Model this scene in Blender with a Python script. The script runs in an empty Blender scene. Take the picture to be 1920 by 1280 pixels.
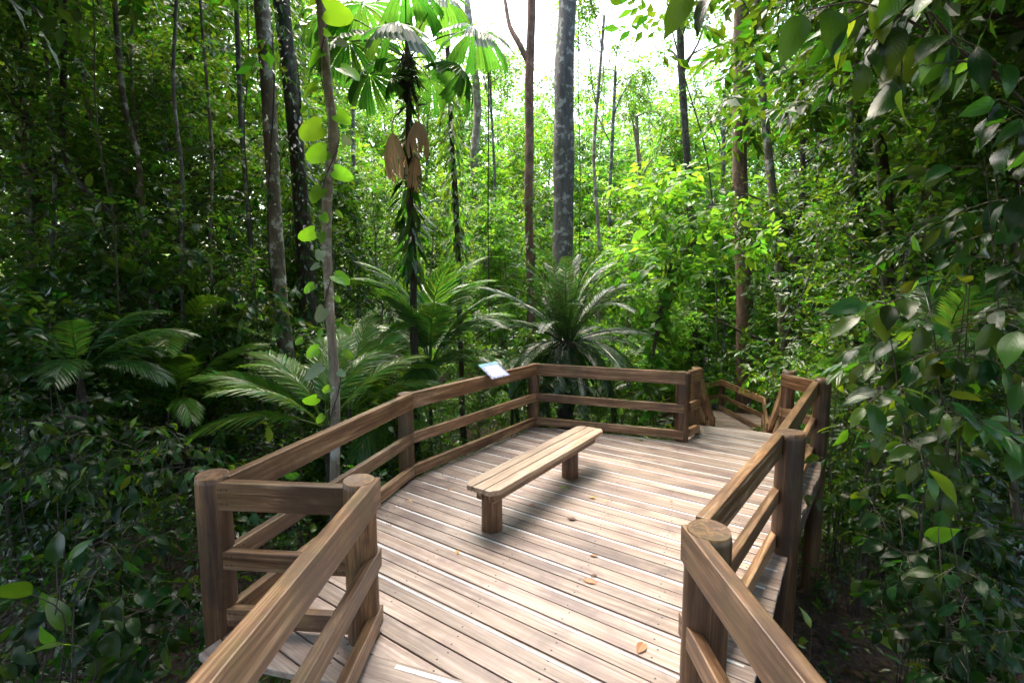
import bpy, bmesh, math
import numpy as np
from mathutils import Vector, Matrix, Euler

# ------------------------------------------------------------------ camera, sky, sun, exposure
SC = bpy.context.scene
COL = SC.collection
F, CH, PT = 915.0, 2.2, math.atan(100 / 915)          # focal length in px of a 1920 px wide frame, eye height, pitch
cam_d = bpy.data.cameras.new('camera')
cam = bpy.data.objects.new('camera', cam_d)
COL.objects.link(cam)
cam_d.sensor_width = 36
cam_d.lens = F / 1920 * 36
cam_d.clip_end = 600
cam_d.clip_start = .02
cam.location = (0, 0, CH)
cam.rotation_euler = (math.pi / 2 - PT, 0, 0)
SC.camera = cam

SUN_EL, SUN_AZ = math.radians(62), math.radians(-30)   # azimuth from +Y towards +X
W = bpy.data.worlds.new('World')
SC.world = W
W.use_nodes = True
nt = W.node_tree
sky = nt.nodes.new('ShaderNodeTexSky')
sky.sky_type = 'NISHITA'
sky.sun_disc = False
sky.sun_elevation = SUN_EL
sky.sun_rotation = SUN_AZ
sky.air_density = 1.2
sky.dust_density = 6.0
sky.ozone_density = .6
bg = nt.nodes['Background']
bg.inputs[1].default_value = .15
nt.links.new(sky.outputs[0], bg.inputs[0])

sun_d = bpy.data.lights.new('sun', 'SUN')
sun_d.energy = 1.15
sun_d.angle = math.radians(60)
sun_d.color = (1, .93, .82)
sun = bpy.data.objects.new('sun', sun_d)
COL.objects.link(sun)
sd = Vector((math.sin(SUN_AZ) * math.cos(SUN_EL), math.cos(SUN_AZ) * math.cos(SUN_EL), math.sin(SUN_EL)))
sun.rotation_euler = (-sd).to_track_quat('-Z', 'Y').to_euler()

vs = SC.view_settings
vs.view_transform = 'Standard'
vs.look = 'None'
vs.exposure = 2.88
vs.gamma = 1
cy = SC.cycles
cy.max_bounces = 4
cy.diffuse_bounces = 1
cy.glossy_bounces = 2
cy.transmission_bounces = 2
cy.transparent_max_bounces = 4
cy.volume_bounces = 0
cy.caustics_reflective = False
cy.caustics_refractive = False
cy.sample_clamp_indirect = 6
cy.use_denoising = True
cy.use_adaptive_sampling = True
cy.adaptive_threshold = .02

# ------------------------------------------------------------------ small helpers
RNG = np.random.default_rng(7)
CP, SP = math.cos(PT), math.sin(PT)


def at(u, v, Y):
    """world point that lies Y metres ahead of the viewpoint in the direction of picture point u, v"""
    x, y = (u - 960) / F, -(v - 640) / F
    r = np.array([x, CP + y * SP, -SP + y * CP])
    return r * (Y / r[1]) + np.array([0, 0, CH])


def ground_z(x, y):
    t = np.clip(np.asarray(y, float) / 10, 0, 1)
    xx = np.clip(np.asarray(x, float), -22, 11)
    k = np.where(xx > 0, .2, .07)
    return -1.4 - k * xx * t + .12 * np.sin(np.asarray(x) * .7 + 1) * np.cos(np.asarray(y) * .55) + .03 * np.clip(np.asarray(y, float) - 18, 0, 60)


def nrm(a):
    return a / np.maximum(np.linalg.norm(a, axis=-1, keepdims=True), 1e-9)


def mesh_np(name, V, faces, mat, smooth=False, uv=None):
    """faces: int array (n, k)"""
    me = bpy.data.meshes.new(name)
    V = np.ascontiguousarray(V, np.float32)
    faces = np.ascontiguousarray(faces, np.int32)
    n, k = faces.shape
    me.vertices.add(len(V))
    me.vertices.foreach_set('co', V.ravel())
    me.loops.add(n * k)
    me.loops.foreach_set('vertex_index', faces.ravel())
    me.polygons.add(n)
    me.polygons.foreach_set('loop_start', np.arange(0, n * k, k, dtype=np.int32))
    me.polygons.foreach_set('use_smooth', np.full(n, smooth))
    if uv is not None:
        l = me.uv_layers.new(name='UVMap')
        l.data.foreach_set('uv', np.ascontiguousarray(uv[faces.ravel()], np.float32).ravel())
    me.update(calc_edges=True)
    me.materials.append(mat)
    return me


def link(name, data, parent=None, loc=None, rot=None, scale=None, mat=None):
    o = bpy.data.objects.new(name, data)
    COL.objects.link(o)
    if parent is not None:
        o.parent = parent
    if loc is not None:
        o.location = loc
    if rot is not None:
        o.rotation_euler = rot
    if scale is not None:
        o.scale = (scale,) * 3 if np.isscalar(scale) else scale
    if mat is not None:
        o.matrix_local = mat
    return o


def tag(o, label=None, cat=None, group=None, kind=None):
    if label: o['label'] = label
    if cat: o['category'] = cat
    if group: o['group'] = group
    if kind: o['kind'] = kind
    return o


def thing(name, label, cat, loc=(0, 0, 0), group=None, rotz=0, scale=1):
    return tag(link(name, None, loc=loc, rot=(0, 0, rotz), scale=scale), label, cat, group)


# ------------------------------------------------------------------ materials
def new_mat(name):
    m = bpy.data.materials.new(name)
    m.use_nodes = True
    t = m.node_tree
    return m, t, t.nodes['Principled BSDF'], t.nodes['Material Output']


def nd(t, typ, **kw):
    n = t.nodes.new(typ)
    for k, v in kw.items():
        if k in ('inp',):
            for i, x in v.items():
                n.inputs[i].default_value = x
        else:
            setattr(n, k, v)
    return n


def ramp(t, fac, stops):
    r = nd(t, 'ShaderNodeValToRGB')
    e = r.color_ramp.elements
    while len(e) < len(stops):
        e.new(.5)
    for i, (p, c) in enumerate(stops):
        e[i].position = p
        e[i].color = (*c, 1) if len(c) == 3 else c
    t.links.new(fac, r.inputs[0])
    return r


def mixc(t, a, b, fac, mode='MIX'):
    m = nd(t, 'ShaderNodeMix', data_type='RGBA', blend_type=mode)
    for s, i in ((fac, 0), (a, 6), (b, 7)):
        if hasattr(s, 'is_linked'):
            t.links.new(s, m.inputs[i])
        elif i == 0:
            m.inputs[0].default_value = s
        else:
            m.inputs[i].default_value = (*s, 1)
    return m.outputs[2]


def wood(name, cols, axis=0, rough=.5, stain=.5, stain_col=(.06, .04, .045), grain=1.0, algae=.15):
    m, t, b, out = new_mat(name)
    tc = nd(t, 'ShaderNodeTexCoord')
    oi = nd(t, 'ShaderNodeObjectInfo')
    off = nd(t, 'ShaderNodeVectorMath', operation='SCALE')
    cmb = nd(t, 'ShaderNodeCombineXYZ')
    for i in range(3):
        t.links.new(oi.outputs['Random'], cmb.inputs[i])
    t.links.new(cmb.outputs[0], off.inputs[0])
    off.inputs['Scale'].default_value = 53.0
    add = nd(t, 'ShaderNodeVectorMath', operation='ADD')
    t.links.new(tc.outputs['Object'], add.inputs[0])
    t.links.new(off.outputs[0], add.inputs[1])
    sc = [27., 27., 27.]
    sc[axis] = 1.1
    mp = nd(t, 'ShaderNodeMapping')
    mp.inputs['Scale'].default_value = sc
    t.links.new(add.outputs[0], mp.inputs['Vector'])
    n1 = nd(t, 'ShaderNodeTexNoise', inp={'Scale': 1.0, 'Detail': 8.0, 'Roughness': .7, 'Distortion': .5})
    t.links.new(mp.outputs[0], n1.inputs['Vector'])
    # growth rings cut lengthwise
    sc2 = [8., 8., 8.]
    sc2[axis] = .5
    mp2 = nd(t, 'ShaderNodeMapping')
    mp2.inputs['Scale'].default_value = sc2
    t.links.new(add.outputs[0], mp2.inputs['Vector'])
    nb = nd(t, 'ShaderNodeTexNoise', inp={'Scale': 1.0, 'Detail': 2.0, 'Roughness': .5, 'Distortion': 1.2})
    t.links.new(mp2.outputs[0], nb.inputs['Vector'])
    ml = nd(t, 'ShaderNodeMath', operation='MULTIPLY', inp={1: 26.0})
    t.links.new(nb.outputs[0], ml.inputs[0])
    fr = nd(t, 'ShaderNodeMath', operation='PINGPONG', inp={1: 1.0})
    t.links.new(ml.outputs[0], fr.inputs[0])
    c1 = ramp(t, n1.outputs[0], [(.38, cols[0]), (.5, cols[1]), (.62, cols[2])])
    c2 = mixc(t, c1.outputs[0], cols[0], .0)
    rg = nd(t, 'ShaderNodeMath', operation='MULTIPLY', inp={1: .5 * grain})
    t.links.new(fr.outputs[0], rg.inputs[0])
    c2 = mixc(t, c1.outputs[0], cols[0], rg.outputs[0])
    # weather stains with a shape of their own
    ns = nd(t, 'ShaderNodeTexNoise', inp={'Scale': 1.7, 'Detail': 5.0, 'Roughness': .6, 'Distortion': .4})
    t.links.new(add.outputs[0], ns.inputs['Vector'])
    rs = ramp(t, ns.outputs[0], [(.46, (0, 0, 0)), (.64, (stain,) * 3)])
    c3 = mixc(t, c2, stain_col, rs.outputs[0])
    # green film of algae
    na = nd(t, 'ShaderNodeTexNoise', inp={'Scale': 3.1, 'Detail': 6.0, 'Roughness': .65, 'Distortion': .2})
    t.links.new(add.outputs[0], na.inputs['Vector'])
    ra = ramp(t, na.outputs[0], [(.5, (0, 0, 0)), (.72, (algae,) * 3)])
    c3 = mixc(t, c3, tuple(a * .55 + b_ for a, b_ in zip(cols[1], (.03, .055, .004))), ra.outputs[0])
    # piece to piece difference
    hv = nd(t, 'ShaderNodeHueSaturation')
    mr = nd(t, 'ShaderNodeMapRange', inp={3: .7, 4: 1.2})
    t.links.new(oi.outputs['Random'], mr.inputs[0])
    t.links.new(mr.outputs[0], hv.inputs['Value'])
    t.links.new(c3, hv.inputs['Color'])
    t.links.new(hv.outputs[0], b.inputs['Base Color'])
    rr = nd(t, 'ShaderNodeMapRange', inp={3: rough - .1, 4: rough + .18})
    t.links.new(n1.outputs[0], rr.inputs[0])
    t.links.new(rr.outputs[0], b.inputs['Roughness'])
    bp = nd(t, 'ShaderNodeBump', inp={'Strength': .5, 'Distance': .004})
    t.links.new(n1.outputs[0], bp.inputs['Height'])
    t.links.new(bp.outputs[0], b.inputs['Normal'])
    return m


def leaf_mat(name, base, trans, rough=.38, tf=.42, var=.35, vein=False, hue=.03, spec=.5):
    """thin leaf: glossy face plus light passing through"""
    m, t, b, out = new_mat(name)
    ge = nd(t, 'ShaderNodeNewGeometry')
    oi = nd(t, 'ShaderNodeObjectInfo')
    ad = nd(t, 'ShaderNodeMath', operation='ADD')
    t.links.new(ge.outputs['Random Per Island'], ad.inputs[0])
    t.links.new(oi.outputs['Random'], ad.inputs[1])
    fr = nd(t, 'ShaderNodeMath', operation='FRACT')
    t.links.new(ad.outputs[0], fr.inputs[0])
    m7 = nd(t, 'ShaderNodeMath', operation='MULTIPLY', inp={1: 7.31})
    t.links.new(fr.outputs[0], m7.inputs[0])
    fr2 = nd(t, 'ShaderNodeMath', operation='FRACT')
    t.links.new(m7.outputs[0], fr2.inputs[0])

    def vary(col):
        hs = nd(t, 'ShaderNodeHueSaturation')
        a = nd(t, 'ShaderNodeMapRange', inp={3: .5 - hue * 1.6, 4: .5 + hue})
        t.links.new(fr.outputs[0], a.inputs[0])
        t.links.new(a.outputs[0], hs.inputs['Hue'])
        v = nd(t, 'ShaderNodeMapRange', inp={3: 1 - var, 4: 1 + var})
        t.links.new(fr2.outputs[0], v.inputs[0])
        t.links.new(v.outputs[0], hs.inputs['Value'])
        if hasattr(col, 'is_linked'):
            t.links.new(col, hs.inputs['Color'])
        else:
            hs.inputs['Color'].default_value = (*col, 1)
        return hs.outputs[0]
    cb, ct = base, trans
    if vein:
        uv = nd(t, 'ShaderNodeUVMap')
        sp = nd(t, 'ShaderNodeSeparateXYZ')
        t.links.new(uv.outputs[0], sp.inputs[0])
        ab = nd(t, 'ShaderNodeMath', operation='ABSOLUTE')
        t.links.new(sp.outputs[1], ab.inputs[0])
        k = nd(t, 'ShaderNodeMath', operation='MULTIPLY_ADD', inp={1: -.42})
        t.links.new(ab.outputs[0], k.inputs[0])
        t.links.new(sp.outputs[0], k.inputs[2])
        k2 = nd(t, 'ShaderNodeMath', operation='MULTIPLY', inp={1: 9.0})
        t.links.new(k.outputs[0], k2.inputs[0])
        f = nd(t, 'ShaderNodeMath', operation='PINGPONG', inp={1: .5})
        t.links.new(k2.outputs[0], f.inputs[0])
        l1 = nd(t, 'ShaderNodeMath', operation='LESS_THAN', inp={1: .055})
        t.links.new(f.outputs[0], l1.inputs[0])
        l2 = nd(t, 'ShaderNodeMath', operation='LESS_THAN', inp={1: .035})
        t.links.new(ab.outputs[0], l2.inputs[0])
        mx = nd(t, 'ShaderNodeMath', operation='MAXIMUM')
        t.links.new(l1.outputs[0], mx.inputs[0])
        t.links.new(l2.outputs[0], mx.inputs[1])
        mh = nd(t, 'ShaderNodeMath', operation='MULTIPLY', inp={1: .45})
        t.links.new(mx.outputs[0], mh.inputs[0])
        cb = mixc(t, base, tuple(min(1, c * 2.2 + .02) for c in base), mh.outputs[0])
        ct = mixc(t, trans, tuple(c * .55 for c in trans), mh.outputs[0])
        bp = nd(t, 'ShaderNodeBump', inp={'Strength': .4, 'Distance': .004})
        t.links.new(f.outputs[0], bp.inputs['Height'])
        t.links.new(bp.outputs[0], b.inputs['Normal'])
    t.links.new(vary(cb), b.inputs['Base Color'])
    b.inputs['Roughness'].default_value = rough
    b.inputs['Specular IOR Level'].default_value = spec
    tr = nd(t, 'ShaderNodeBsdfTranslucent')
    t.links.new(vary(ct), tr.inputs['Color'])
    mx = nd(t, 'ShaderNodeMixShader', inp={0: tf})
    t.links.new(b.outputs[0], mx.inputs[1])
    t.links.new(tr.outputs[0], mx.inputs[2])
    t.links.new(mx.outputs[0], out.inputs['Surface'])
    return m


def bark(name, cols, lichen=(.35, .36, .3), lamt=.5, scale=1.0, rough=.85):
    m, t, b, out = new_mat(name)
    tc = nd(t, 'ShaderNodeTexCoord')
    mp = nd(t, 'ShaderNodeMapping')
    mp.inputs['Scale'].default_value = (14 * scale, 14 * scale, 3.0 * scale)
    t.links.new(tc.outputs['Object'], mp.inputs['Vector'])
    n1 = nd(t, 'ShaderNodeTexNoise', inp={'Scale': 1.0, 'Detail': 7.0, 'Roughness': .65, 'Distortion': .5})
    t.links.new(mp.outputs[0], n1.inputs['Vector'])
    c = ramp(t, n1.outputs[0], [(.3, cols[0]), (.52, cols[1]), (.75, cols[2])])
    n2 = nd(t, 'ShaderNodeTexNoise', inp={'Scale': 5.0 * scale, 'Detail': 6.0, 'Roughness': .62})
    t.links.new(tc.outputs['Object'], n2.inputs['Vector'])
    r = ramp(t, n2.outputs[0], [(.53, (0, 0, 0)), (.6, (lamt,) * 3)])
    c2 = mixc(t, c.outputs[0], lichen, r.outputs[0])
    n3 = nd(t, 'ShaderNodeTexNoise', inp={'Scale': 2.1 * scale, 'Detail': 4.0, 'Roughness': .6})
    t.links.new(tc.outputs['Object'], n3.inputs['Vector'])
    r3 = ramp(t, n3.outputs[0], [(.52, (0, 0, 0)), (.66, (.55,) * 3)])
    c3 = mixc(t, c2, (.035, .05, .018), r3.outputs[0])
    t.links.new(c3, b.inputs['Base Color'])
    b.inputs['Roughness'].default_value = rough
    bp = nd(t, 'ShaderNodeBump', inp={'Strength': .8, 'Distance': .02})
    t.links.new(n1.outputs[0], bp.inputs['Height'])
    t.links.new(bp.outputs[0], b.inputs['Normal'])
    return m


def plain(name, col, rough=.6, metal=0):
    m, t, b, out = new_mat(name)
    n = nd(t, 'ShaderNodeTexNoise', inp={'Scale': 18.0, 'Detail': 4.0})
    tc = nd(t, 'ShaderNodeTexCoord')
    t.links.new(tc.outputs['Object'], n.inputs['Vector'])
    c = ramp(t, n.outputs[0], [(.3, tuple(x * .8 for x in col)), (.7, tuple(min(1, x * 1.12) for x in col))])
    t.links.new(c.outputs[0], b.inputs['Base Color'])
    b.inputs['Roughness'].default_value = rough
    b.inputs['Metallic'].default_value = metal
    return m


M = {}
M['deck'] = wood('weathered_deck_wood', [(.205, .14, .112), (.345, .268, .22), (.475, .40, .35)], 0, .42, .75, (.135, .092, .092), .5)
M['rail'] = wood('rail_wood', [(.075, .031, .013), (.21, .108, .049), (.45, .295, .175)], 0, .36, .75, (.05, .025, .016), .8, algae=.45)
M['post'] = wood('post_wood', [(.04, .017, .007), (.125, .058, .023), (.26, .14, .062)], 2, .45, .7, (.032, .018, .012), 1.0, algae=.4)
M['bench'] = wood('bench_wood', [(.23, .15, .09), (.38, .275, .19), (.52, .41, .31)], 0, .45, .4, (.12, .08, .06), .7)
M['beam'] = wood('bearer_wood', [(.05, .03, .02), (.09, .055, .032), (.14, .09, .055)], 0, .7, .5)
M['strip'] = plain('grip_strip_paint', (.66, .67, .67), .5)
M['nail'] = plain('nail_metal', (.045, .035, .032), .55, .3)
M['bark_dark'] = bark('dark_bark', [(.018, .014, .011), (.045, .034, .026), (.09, .07, .052)], (.20, .21, .17), .35)
M['bark_mottled'] = bark('mottled_bark', [(.07, .053, .036), (.15, .118, .085), (.25, .205, .155)], (.56, .55, .47), .8)
M['bark_pale'] = bark('pale_bark', [(.12, .096, .072), (.25, .205, .16), (.38, .33, .27)], (.55, .54, .48), .75)
M['bark_red'] = bark('reddish_bark', [(.06, .03, .02), (.16, .085, .055), (.28, .17, .12)], (.34, .27, .22), .35)
M['bark_grey'] = bark('grey_bark', [(.05, .047, .043), (.105, .10, .092), (.18, .175, .16)], (.44, .47, .42), .65)
M['twig'] = bark('twig_bark', [(.025, .018, .012), (.05, .038, .026), (.09, .07, .05)], (.14, .14, .11), .3)
M['green_stem'] = plain('green_stem', (.09, .13, .035), .5)
M['leaf_dark'] = leaf_mat('dark_glossy_leaf', (.014, .052, .010), (.11, .29, .012), .27, .34, .55, spec=.42)
M['leaf_mid'] = leaf_mat('mid_green_leaf', (.028, .09, .012), (.17, .41, .018), .32, .44, .5, spec=.5)
M['leaf_bright'] = leaf_mat('bright_young_leaf', (.055, .17, .018), (.23, .55, .03), .40, .5, .5, hue=.02, spec=.4)
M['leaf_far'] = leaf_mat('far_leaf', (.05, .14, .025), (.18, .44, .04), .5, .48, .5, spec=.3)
M['leaf_big'] = leaf_mat('broad_veined_leaf', (.020, .070, .011), (.17, .36, .012), .27, .36, .55, vein=True, hue=.035, spec=.42)
M['leaf_big_shade'] = leaf_mat('shade_dark_veined_leaf', (.009, .033, .007), (.06, .16, .01), .26, .26, .5, vein=True, spec=.2)  # darkened copy of the broad leaf, corner shade put into its colour
M['leaf_lime'] = leaf_mat('lime_heart_leaf', (.09, .24, .016), (.30, .68, .02), .38, .55, .35, vein=True, hue=.012)
M['leaf_greyheart'] = leaf_mat('grey_green_heart_leaf', (.16, .24, .14), (.2, .3, .1), .4, .3, .15, vein=True)
M['palm'] = leaf_mat('palm_leaflet', (.042, .115, .030), (.14, .36, .025), .28, .34, .35)
M['palm_bright'] = leaf_mat('bright_palm_leaflet', (.085, .20, .028), (.26, .52, .025), .32, .42, .3)
M['cycad'] = leaf_mat('cycad_leaflet', (.016, .046, .016), (.07, .18, .025), .25, .24, .35, spec=.4)
M['fan'] = leaf_mat('fan_palm_leaf', (.03, .085, .028), (.12, .38, .03), .3, .42, .25, hue=.015)
M['dead'] = leaf_mat('dead_palm_leaf', (.60, .42, .26), (.62, .42, .22), .6, .35, .2, hue=.01, spec=.2)
M['litter'] = leaf_mat('leaf_litter', (.06, .033, .018), (.05, .025, .01), .7, .1, .6, hue=.03, spec=.2)
M['fall_brown'] = leaf_mat('fallen_brown_leaf', (.42, .20, .10), (.3, .12, .05), .5, .15, .3, vein=True, hue=.02)
M['fall_green'] = leaf_mat('fallen_green_leaf', (.22, .40, .03), (.3, .5, .03), .45, .2, .2, vein=True, hue=.02)
M['fall_dark'] = leaf_mat('fallen_dark_leaf', (.09, .04, .025), (.08, .03, .02), .5, .1, .3, vein=True)
M['fall_orange'] = leaf_mat('fallen_orange_leaf', (.6, .36, .12), (.4, .2, .05), .5, .15, .3, vein=True)


def ground_mat():
    m, t, b, out = new_mat('forest_soil')
    tc = nd(t, 'ShaderNodeTexCoord')
    n = nd(t, 'ShaderNodeTexNoise', inp={'Scale': 6.0, 'Detail': 8.0, 'Roughness': .7})
    t.links.new(tc.outputs['Object'], n.inputs['Vector'])
    v = nd(t, 'ShaderNodeTexVoronoi', inp={'Scale': 16.0})
    t.links.new(tc.outputs['Object'], v.inputs['Vector'])
    c = ramp(t, n.outputs[0], [(.3, (.018, .012, .008)), (.55, (.045, .028, .017)), (.75, (.085, .055, .032))])
    c2 = mixc(t, c.outputs[0], v.outputs['Color'], .12, 'MULTIPLY')
    t.links.new(c2, b.inputs['Base Color'])
    b.inputs['Roughness'].default_value = .9
    bp = nd(t, 'ShaderNodeBump', inp={'Strength': 1.0, 'Distance': .05})
    t.links.new(v.outputs[0], bp.inputs['Height'])
    t.links.new(bp.outputs[0], b.inputs['Normal'])
    return m


M['soil'] = ground_mat()

# ------------------------------------------------------------------ ground
gx = np.concatenate([np.linspace(-300, -32, 14), np.linspace(-30, 30, 61), np.linspace(32, 300, 14)])
gy = np.concatenate([np.linspace(-200, -12, 10), np.linspace(-10, 45, 56), np.linspace(48, 400, 16)])
GX, GY = np.meshgrid(gx, gy)
GV = np.stack([GX.ravel(), GY.ravel(), ground_z(GX, GY).ravel()], 1)
nx, ny = len(gx), len(gy)
ii = (np.arange(ny - 1)[:, None] * nx + np.arange(nx - 1)[None]).ravel()
tag(link('ground', mesh_np('ground', GV, np.stack([ii, ii + 1, ii + nx + 1, ii + nx], 1), M['soil'], True)),
    'dark forest floor of soil and rotting leaves', 'ground', kind='structure')

# ------------------------------------------------------------------ timber pieces


def bm_mesh(name, bm, mat, smooth=False):
    me = bpy.data.meshes.new(name)
    bm.normal_update()
    bm.to_mesh(me)
    bm.free()
    me.materials.append(mat)
    if smooth:
        me.polygons.foreach_set('use_smooth', np.ones(len(me.polygons), bool))
    return me


def hexa(name, V8, mat, bevel=.006):
    """V8: bottom four corners (ccw) then top four"""
    bm = bmesh.new()
    v = [bm.verts.new(p) for p in V8]
    for f in ((3, 2, 1, 0), (4, 5, 6, 7), (0, 1, 5, 4), (1, 2, 6, 5), (2, 3, 7, 6), (3, 0, 4, 7)):
        bm.faces.new([v[i] for i in f])
    if bevel:
        bmesh.ops.bevel(bm, geom=list(bm.edges), offset=bevel, segments=2, profile=.6, affect='EDGES', clamp_overlap=True)
    return bm_mesh(name, bm, mat)


def timber(name, p0, p1, thick, tall, mat, parent, cut0=0, cut1=0, bevel=.007, local_up=Vector((0, 0, 1))):
    """a sawn length whose top face is at the line p0-p1; cut0/cut1 skew its ends in plan for mitres; grain runs along local x"""
    p0, p1 = Vector(p0), Vector(p1)
    d = p1 - p0
    L = d.length
    x = d.normalized()
    y = local_up.cross(x).normalized()
    z = x.cross(y)
    h = thick / 2
    V = []
    for zz in (-tall, 0):
        V += [(-cut0 * h, -h, zz), (L - cut1 * h, -h, zz), (L + cut1 * h, h, zz), (cut0 * h, h, zz)]
    me = hexa(name, V, mat, bevel)
    mt = Matrix((x, y, z)).transposed().to_4x4()
    mt.translation = p0
    return link(name, me, parent, mat=mt)


def post(parent, x, y, z_top, z_bot, r=.095, seed=0):
    rg = np.random.default_rng(seed)
    bm = bmesh.new()
    n = 22
    prof = [(0, 1.0), (.25, 1.0), (.5, .99), (.75, .985), (.985, .975), (1.0, .91)]
    ph = rg.uniform(0, 6.28, 3)
    rings = []
    Ht = z_top - z_bot
    for t, k in prof:
        ring = []
        for i in range(n):
            a = 2 * math.pi * i / n
            rr = r * k * (1 + .025 * math.sin(2 * a + ph[0] + t) + .018 * math.sin(3 * a + ph[1]) + .01 * math.sin(7 * a + ph[2]))
            zz = Ht * t
            if t == 1.0:
                zz += .006 * math.sin(a + ph[0])
            ring.append(bm.verts.new((rr * math.cos(a), rr * math.sin(a), zz)))
        rings.append(ring)
    for a, b in zip(rings, rings[1:]):
        for i in range(n):
            f = bm.faces.new((a[i], a[(i + 1) % n], b[(i + 1) % n], b[i]))
            f.smooth = True
    # cut end, slightly dished with a heart crack
    c = bm.verts.new((.2 * r * math.cos(ph[0]), .2 * r * math.sin(ph[0]), Ht - .006))
    for i in range(n):
        bm.faces.new((rings[-1][i], rings[-1][(i + 1) % n], c))
    return link('post', bm_mesh('post', bm, M['post']), parent, loc=(x, y, z_bot))


def rail_run(parent, pts, side, levels, size_top=(.07, .18), size_low=(.06, .12), ends=(0, 0), zs=None, off=.075, mat='rail'):
    """three timbers (top, middle, bottom) following plan points pts, set to the given side of the posts and mitred at the corners"""
    P = [np.array(p[:2], float) for p in pts]
    Z = zs or [0] * len(P)
    dirs = [nrm(b - a) for a, b in zip(P, P[1:])]
    nor = [np.array([-d[1], d[0]]) * side for d in dirs]
    Q, cuts = [], []
    for i in range(len(P)):
        if i == 0:
            Q.append(P[0] + nor[0] * off + dirs[0] * -ends[0]); cuts.append(0)
        elif i == len(P) - 1:
            Q.append(P[-1] + nor[-1] * off + dirs[-1] * ends[1]); cuts.append(0)
        else:
            b = nrm(nor[i - 1] + nor[i])
            Q.append(P[i] + b * off / max(.3, float(b @ nor[i])))
            ang = math.atan2(dirs[i - 1][0] * dirs[i][1] - dirs[i - 1][1] * dirs[i][0], float(dirs[i - 1] @ dirs[i]))
            cuts.append(math.tan(ang / 2))
    for k, h in enumerate(levels):
        th, tl = size_top if k == 0 else size_low
        for i in range(len(dirs)):
            a = (*Q[i], Z[i] + h)
            b = (*Q[i + 1], Z[i + 1] + h)
            rl = timber('rail', a, b, th, tl, M[mat], parent, cut0=cuts[i], cut1=-cuts[i + 1])
            L_ = float(np.linalg.norm(np.array(b) - np.array(a)))
            V_ = []
            for xx in (.05, .085, L_ - .05, L_ - .09):
                for zz_ in (-tl * .25, -tl * .74):
                    an_ = np.arange(6) / 6 * 6.283
                    for sy in (-1, 1):
                        V_.append(np.stack([xx + .0065 * np.cos(an_), np.full(6, sy * (th / 2 + .0012)), zz_ + .0065 * np.sin(an_)], 1))
            tag(link('nail_heads', mesh_np('nail_heads', np.concatenate(V_), np.arange(len(V_) * 6).reshape(-1, 6), M['nail']), rl), kind='stuff')


LV = (1.02, .55, .165)
pA, pB, pC, pD, pE = (-.94, 2.88), (-1.90, 2.98), (-1.22, 5.48), (.35, 7.68), (2.46, 6.90)
pF, pG, pH, pI, pM = (2.29, 3.90), (.96, 2.26), (3.96, 6.12), (2.76, 7.22), (3.83, 6.66)
ZG = -1.9

# ------------------------------------------------------------------ deck
UX, UY = math.cos(math.radians(34.5)), -math.sin(math.radians(34.5))
NX, NY = -UY, UX
deck = tag(link('deck_platform', None), 'weathered timber viewing platform floor with white grip strips', 'deck', kind='structure')


def crossings(poly, q):
    """where the line n.p = q crosses the polygon, as positions along the boards"""
    out = []
    for (x0, y0), (x1, y1) in zip(poly, poly[1:] + poly[:1]):
        a, b = NX * x0 + NY * y0 - q, NX * x1 + NY * y1 - q
        if (a < 0) != (b < 0):
            t = a / (a - b)
            px, py = x0 + t * (x1 - x0), y0 + t * (y1 - y0)
            out.append(UX * px + UY * py)
    return sorted(out)


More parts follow.
